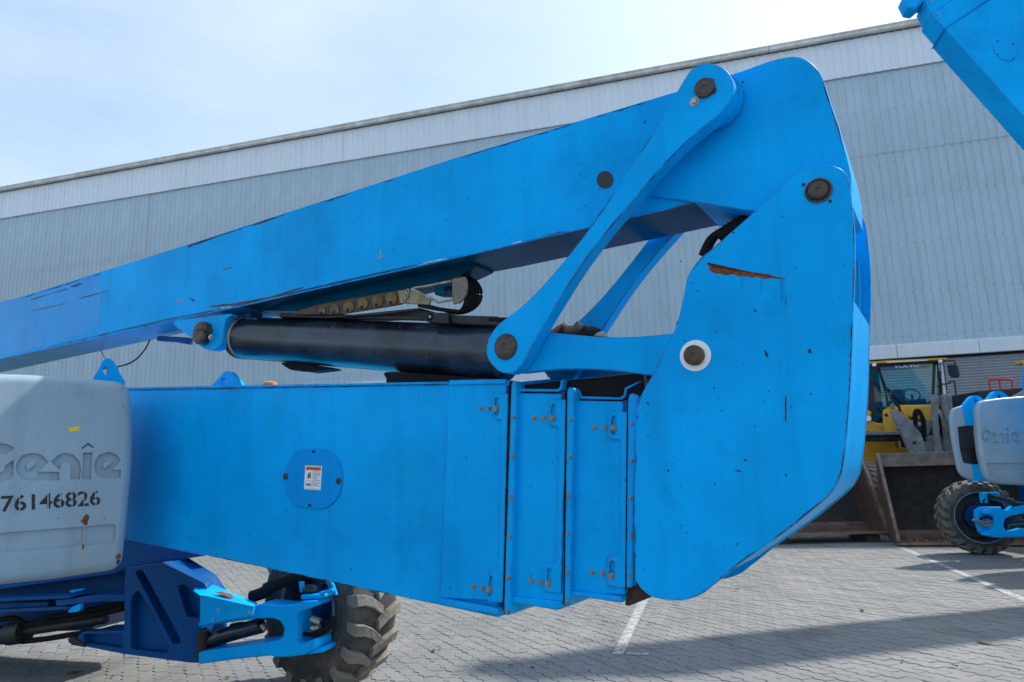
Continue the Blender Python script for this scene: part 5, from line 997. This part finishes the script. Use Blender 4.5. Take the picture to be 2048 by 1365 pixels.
# ---- buckets: curved shell, two cheek plates, cutting edge
def bucket(parent, base, org, yaw, width, H, D, tilt, left=True, edge_bolts=True, names=''):
    F = Frame(yaw, org[0], org[1]); prof = [(0, 0), (.25, -.005), (.55, .0), (.80, .06), (.98, .22), (1.06, .45), (1.04, .75), (.96, .98), (.86, 1.10)]
    P = []
    for y, z in prof:
        y *= D; z *= H / 1.1; P.append((y * math.cos(tilt) - z * math.sin(tilt) * -1 * 0 + 0, z)) if False else P.append((y, z))
    ca, sa = math.cos(tilt), math.sin(tilt); P = [(y * ca + z * sa, z * ca - y * sa) for y, z in P]; zmin = min(p[1] for p in P); P = [(y, z - zmin + org[2]) for y, z in P]
    def put(o): rel(o, F, base) if parent is not None else None; return o
    sm = crv([(0, y, z) for y, z in P], 4); V, Fc = [], []; n = len(sm)
    for i, p in enumerate(sm):
        t = (sm[min(i + 1, n - 1)] - sm[max(i - 1, 0)]).normalized(); nn = Vector((0, t.z, -t.y)); q = p + nn * .03
        V += [(0, p.y, p.z), (width, p.y, p.z), (0, q.y, q.z), (width, q.y, q.z)]
    for i in range(n - 1): k = 4 * i; Fc += [(k, k + 1, k + 5, k + 4), (k + 2, k + 6, k + 7, k + 3), (k, k + 4, k + 6, k + 2), (k + 1, k + 3, k + 7, k + 5)]
    Fc += [(0, 2, 3, 1), (4 * n - 4, 4 * n - 3, 4 * n - 1, 4 * n - 2)]
    sh = put(mk('bucket_shell', V, Fc, M['bucket_in'], parent, smooth=True)); sh.data.materials.append(M['bucket_floor'])
    for q in sh.data.polygons:
        if q.center.z < org[2] + .16: q.material_index = 1
    # cheek plates: shell profile closed by a straight front edge
    out = [(p.y, p.z) for p in sm]
    for x in (-.035, width):
        VV = [(x, y, z) for y, z in out] + [(x + .035, y, z) for y, z in out]; m = len(out)
        Fc = [tuple(range(m)), tuple(range(2 * m - 1, m - 1, -1))] + [(i, (i + 1) % m, m + (i + 1) % m, m + i) for i in range(m)]
        ck = put(mk('cheek_plate', VV, Fc, M['bucket'], parent, bevel=.004))
        a, b_ = Vector((0,) + out[0]), Vector((0,) + out[-1]); e = (b_ - a).normalized(); nn = Vector((0, -e.z, e.y)); VV = []
        for dx in (-.012, .047):
            for p in (a + nn * -.02, a + nn * .09, b_ + nn * .09, b_ + nn * -.02): VV.append((x + dx, p.y, p.z))
        mk('cheek_edge', VV, [(0, 1, 2, 3), (4, 5, 6, 7), (0, 1, 5, 4), (1, 2, 6, 5), (2, 3, 7, 6), (3, 0, 4, 7)], M['bucket_edge'], ck, bevel=.006)
    y0, z0 = P[0]; t = Vector((P[1][0] - y0, P[1][1] - z0)).normalized(); a = Vector((y0, z0)) - t * .16; b_ = Vector((y0, z0)) + t * .16; u = Vector((-t.y, t.x)) * .02
    VV = [(x, p.x + s * u.x, p.y + s * u.y) for x in (-.05, width + .05) for p, s in ((a, .3), (b_, 1.2), (b_, -1), (a, -1))]
    ce = put(mk('cutting_edge', VV, [(0, 1, 2, 3), (4, 5, 6, 7), (0, 1, 5, 4), (1, 2, 6, 5), (2, 3, 7, 6), (3, 0, 4, 7)], M['bucket_edge'], parent, bevel=.006))
    y1, z1 = out[-1]; put(boxm('top_lip', (-.03, y1 - .03, z1 - .24), (width + .03, y1 + .05, z1 + .03), M['bucket_lip'], parent, bevel=.012))
    if edge_bolts:
        for i in range(12):
            x = .16 + i * .16 + (.05 if i % 3 == 0 else 0); o = lathe('edge_bolt', [(0, .03), (.02, .03), (.035, .02), (.036, .001)], M['bucket_edge'], ce, n=8, axis='z', c=(x, b_.x - .04, b_.y + .02))
    return F
M['bucket_floor'] = plain('scraped brown bucket floor', (.20, .125, .105), rough=.42, metal=.3, var=.4, scale=4, b=.2, dirtc=(.06, .04, .035), dirt=.5)
M['bucket_edge'] = plain('bare scraped steel edge', (.22, .15, .11), rough=.45, metal=.3, var=.4, scale=6, b=.2, dirtc=(.12, .05, .03), dirt=.6)
M['bucket_lip'] = plain('dusty brown bucket lip', (.20, .16, .13), rough=.7, var=.4, scale=5, dirtc=(.05, .035, .03), dirt=.5)
p = ground(1800, 1092); bucket(ld, LF, (p[0], p[1], .04), 17, 3.0, 1.62, 1.15, -.02)
p = ground(1772, 1082); lb_F = Frame(2, p[0] - 3.0, p[1])
lb = root('loader_bucket', lb_F, 'loose brown loader bucket standing on timber blocks behind the elbow plate', 'bucket')
bucket(lb, lb_F, (p[0] - 3.0, p[1], .17), 2, 3.0, 1.65, 1.15, .0, edge_bolts=False)
for x in (.75, 2.55): boxm('timber_block', (x, -.05, 0), (x + .28, .75, .135), M['wood'], lb, bevel=.01)

# ---- dark machine behind the far lift, only its hood and red rail show
_p = at_y(2010, 780, 15.5); HF = Frame(0, _p[0], _p[1])
dm = root('parked_machine', HF, 'dark machine hood with red tubular handrail behind the grey cover', 'machine')
Zh = Zv; Z6b = lambda q: (1560 + q[0] / 2.844, 680 + q[1] / 2.844)
hd = plate('hood', HF, [Z6b(p) for p in [(1140, 290), (1380, 272), (1500, 262), (1500, 700), (1140, 700)]], 0, 2.0, M['black_matt'], dm, bevel=.03); plate('hood_panel', HF, [Z6b(p) for p in fil([(1330, 318), (1400, 280, 20), (1520, 270), (1520, 420), (1330, 420)], 4)], -.1, .1, M['grey_part'], dm, bevel=.03)
hx = HF.uv(*Z6b((1250, 700)), 0)[1]
boxm('hood_base', (-1.2, .2, 0), (1.8, 1.9, max(.3, hx)), M['black_matt'], dm, bevel=.02)
tube('handrail', crv([HF.P(*Z6b(p), .1) for p in ((1200, 320), (1190, 232), (1205, 224), (1310, 228), (1320, 240), (1328, 330))], 4), .022, M['red'], dm); tube('handrail', crv([HF.P(*Z6b(p), .5) for p in ((1190, 232), (1238, 218), (1248, 226), (1256, 310))], 4), .022, M['red'], dm)
plate('beacon_bracket', HF, [Z6b(p) for p in [(1370, 118), (1420, 116), (1420, 140), (1372, 135)]], .2, .2, M['yellow'], dm, bevel=.01); tube('beacon_post', [HF.P(*Z6b((1405, 130)), .3), HF.P(*Z6b((1420, 300)), .3)], .03, M['yellow'], dm)
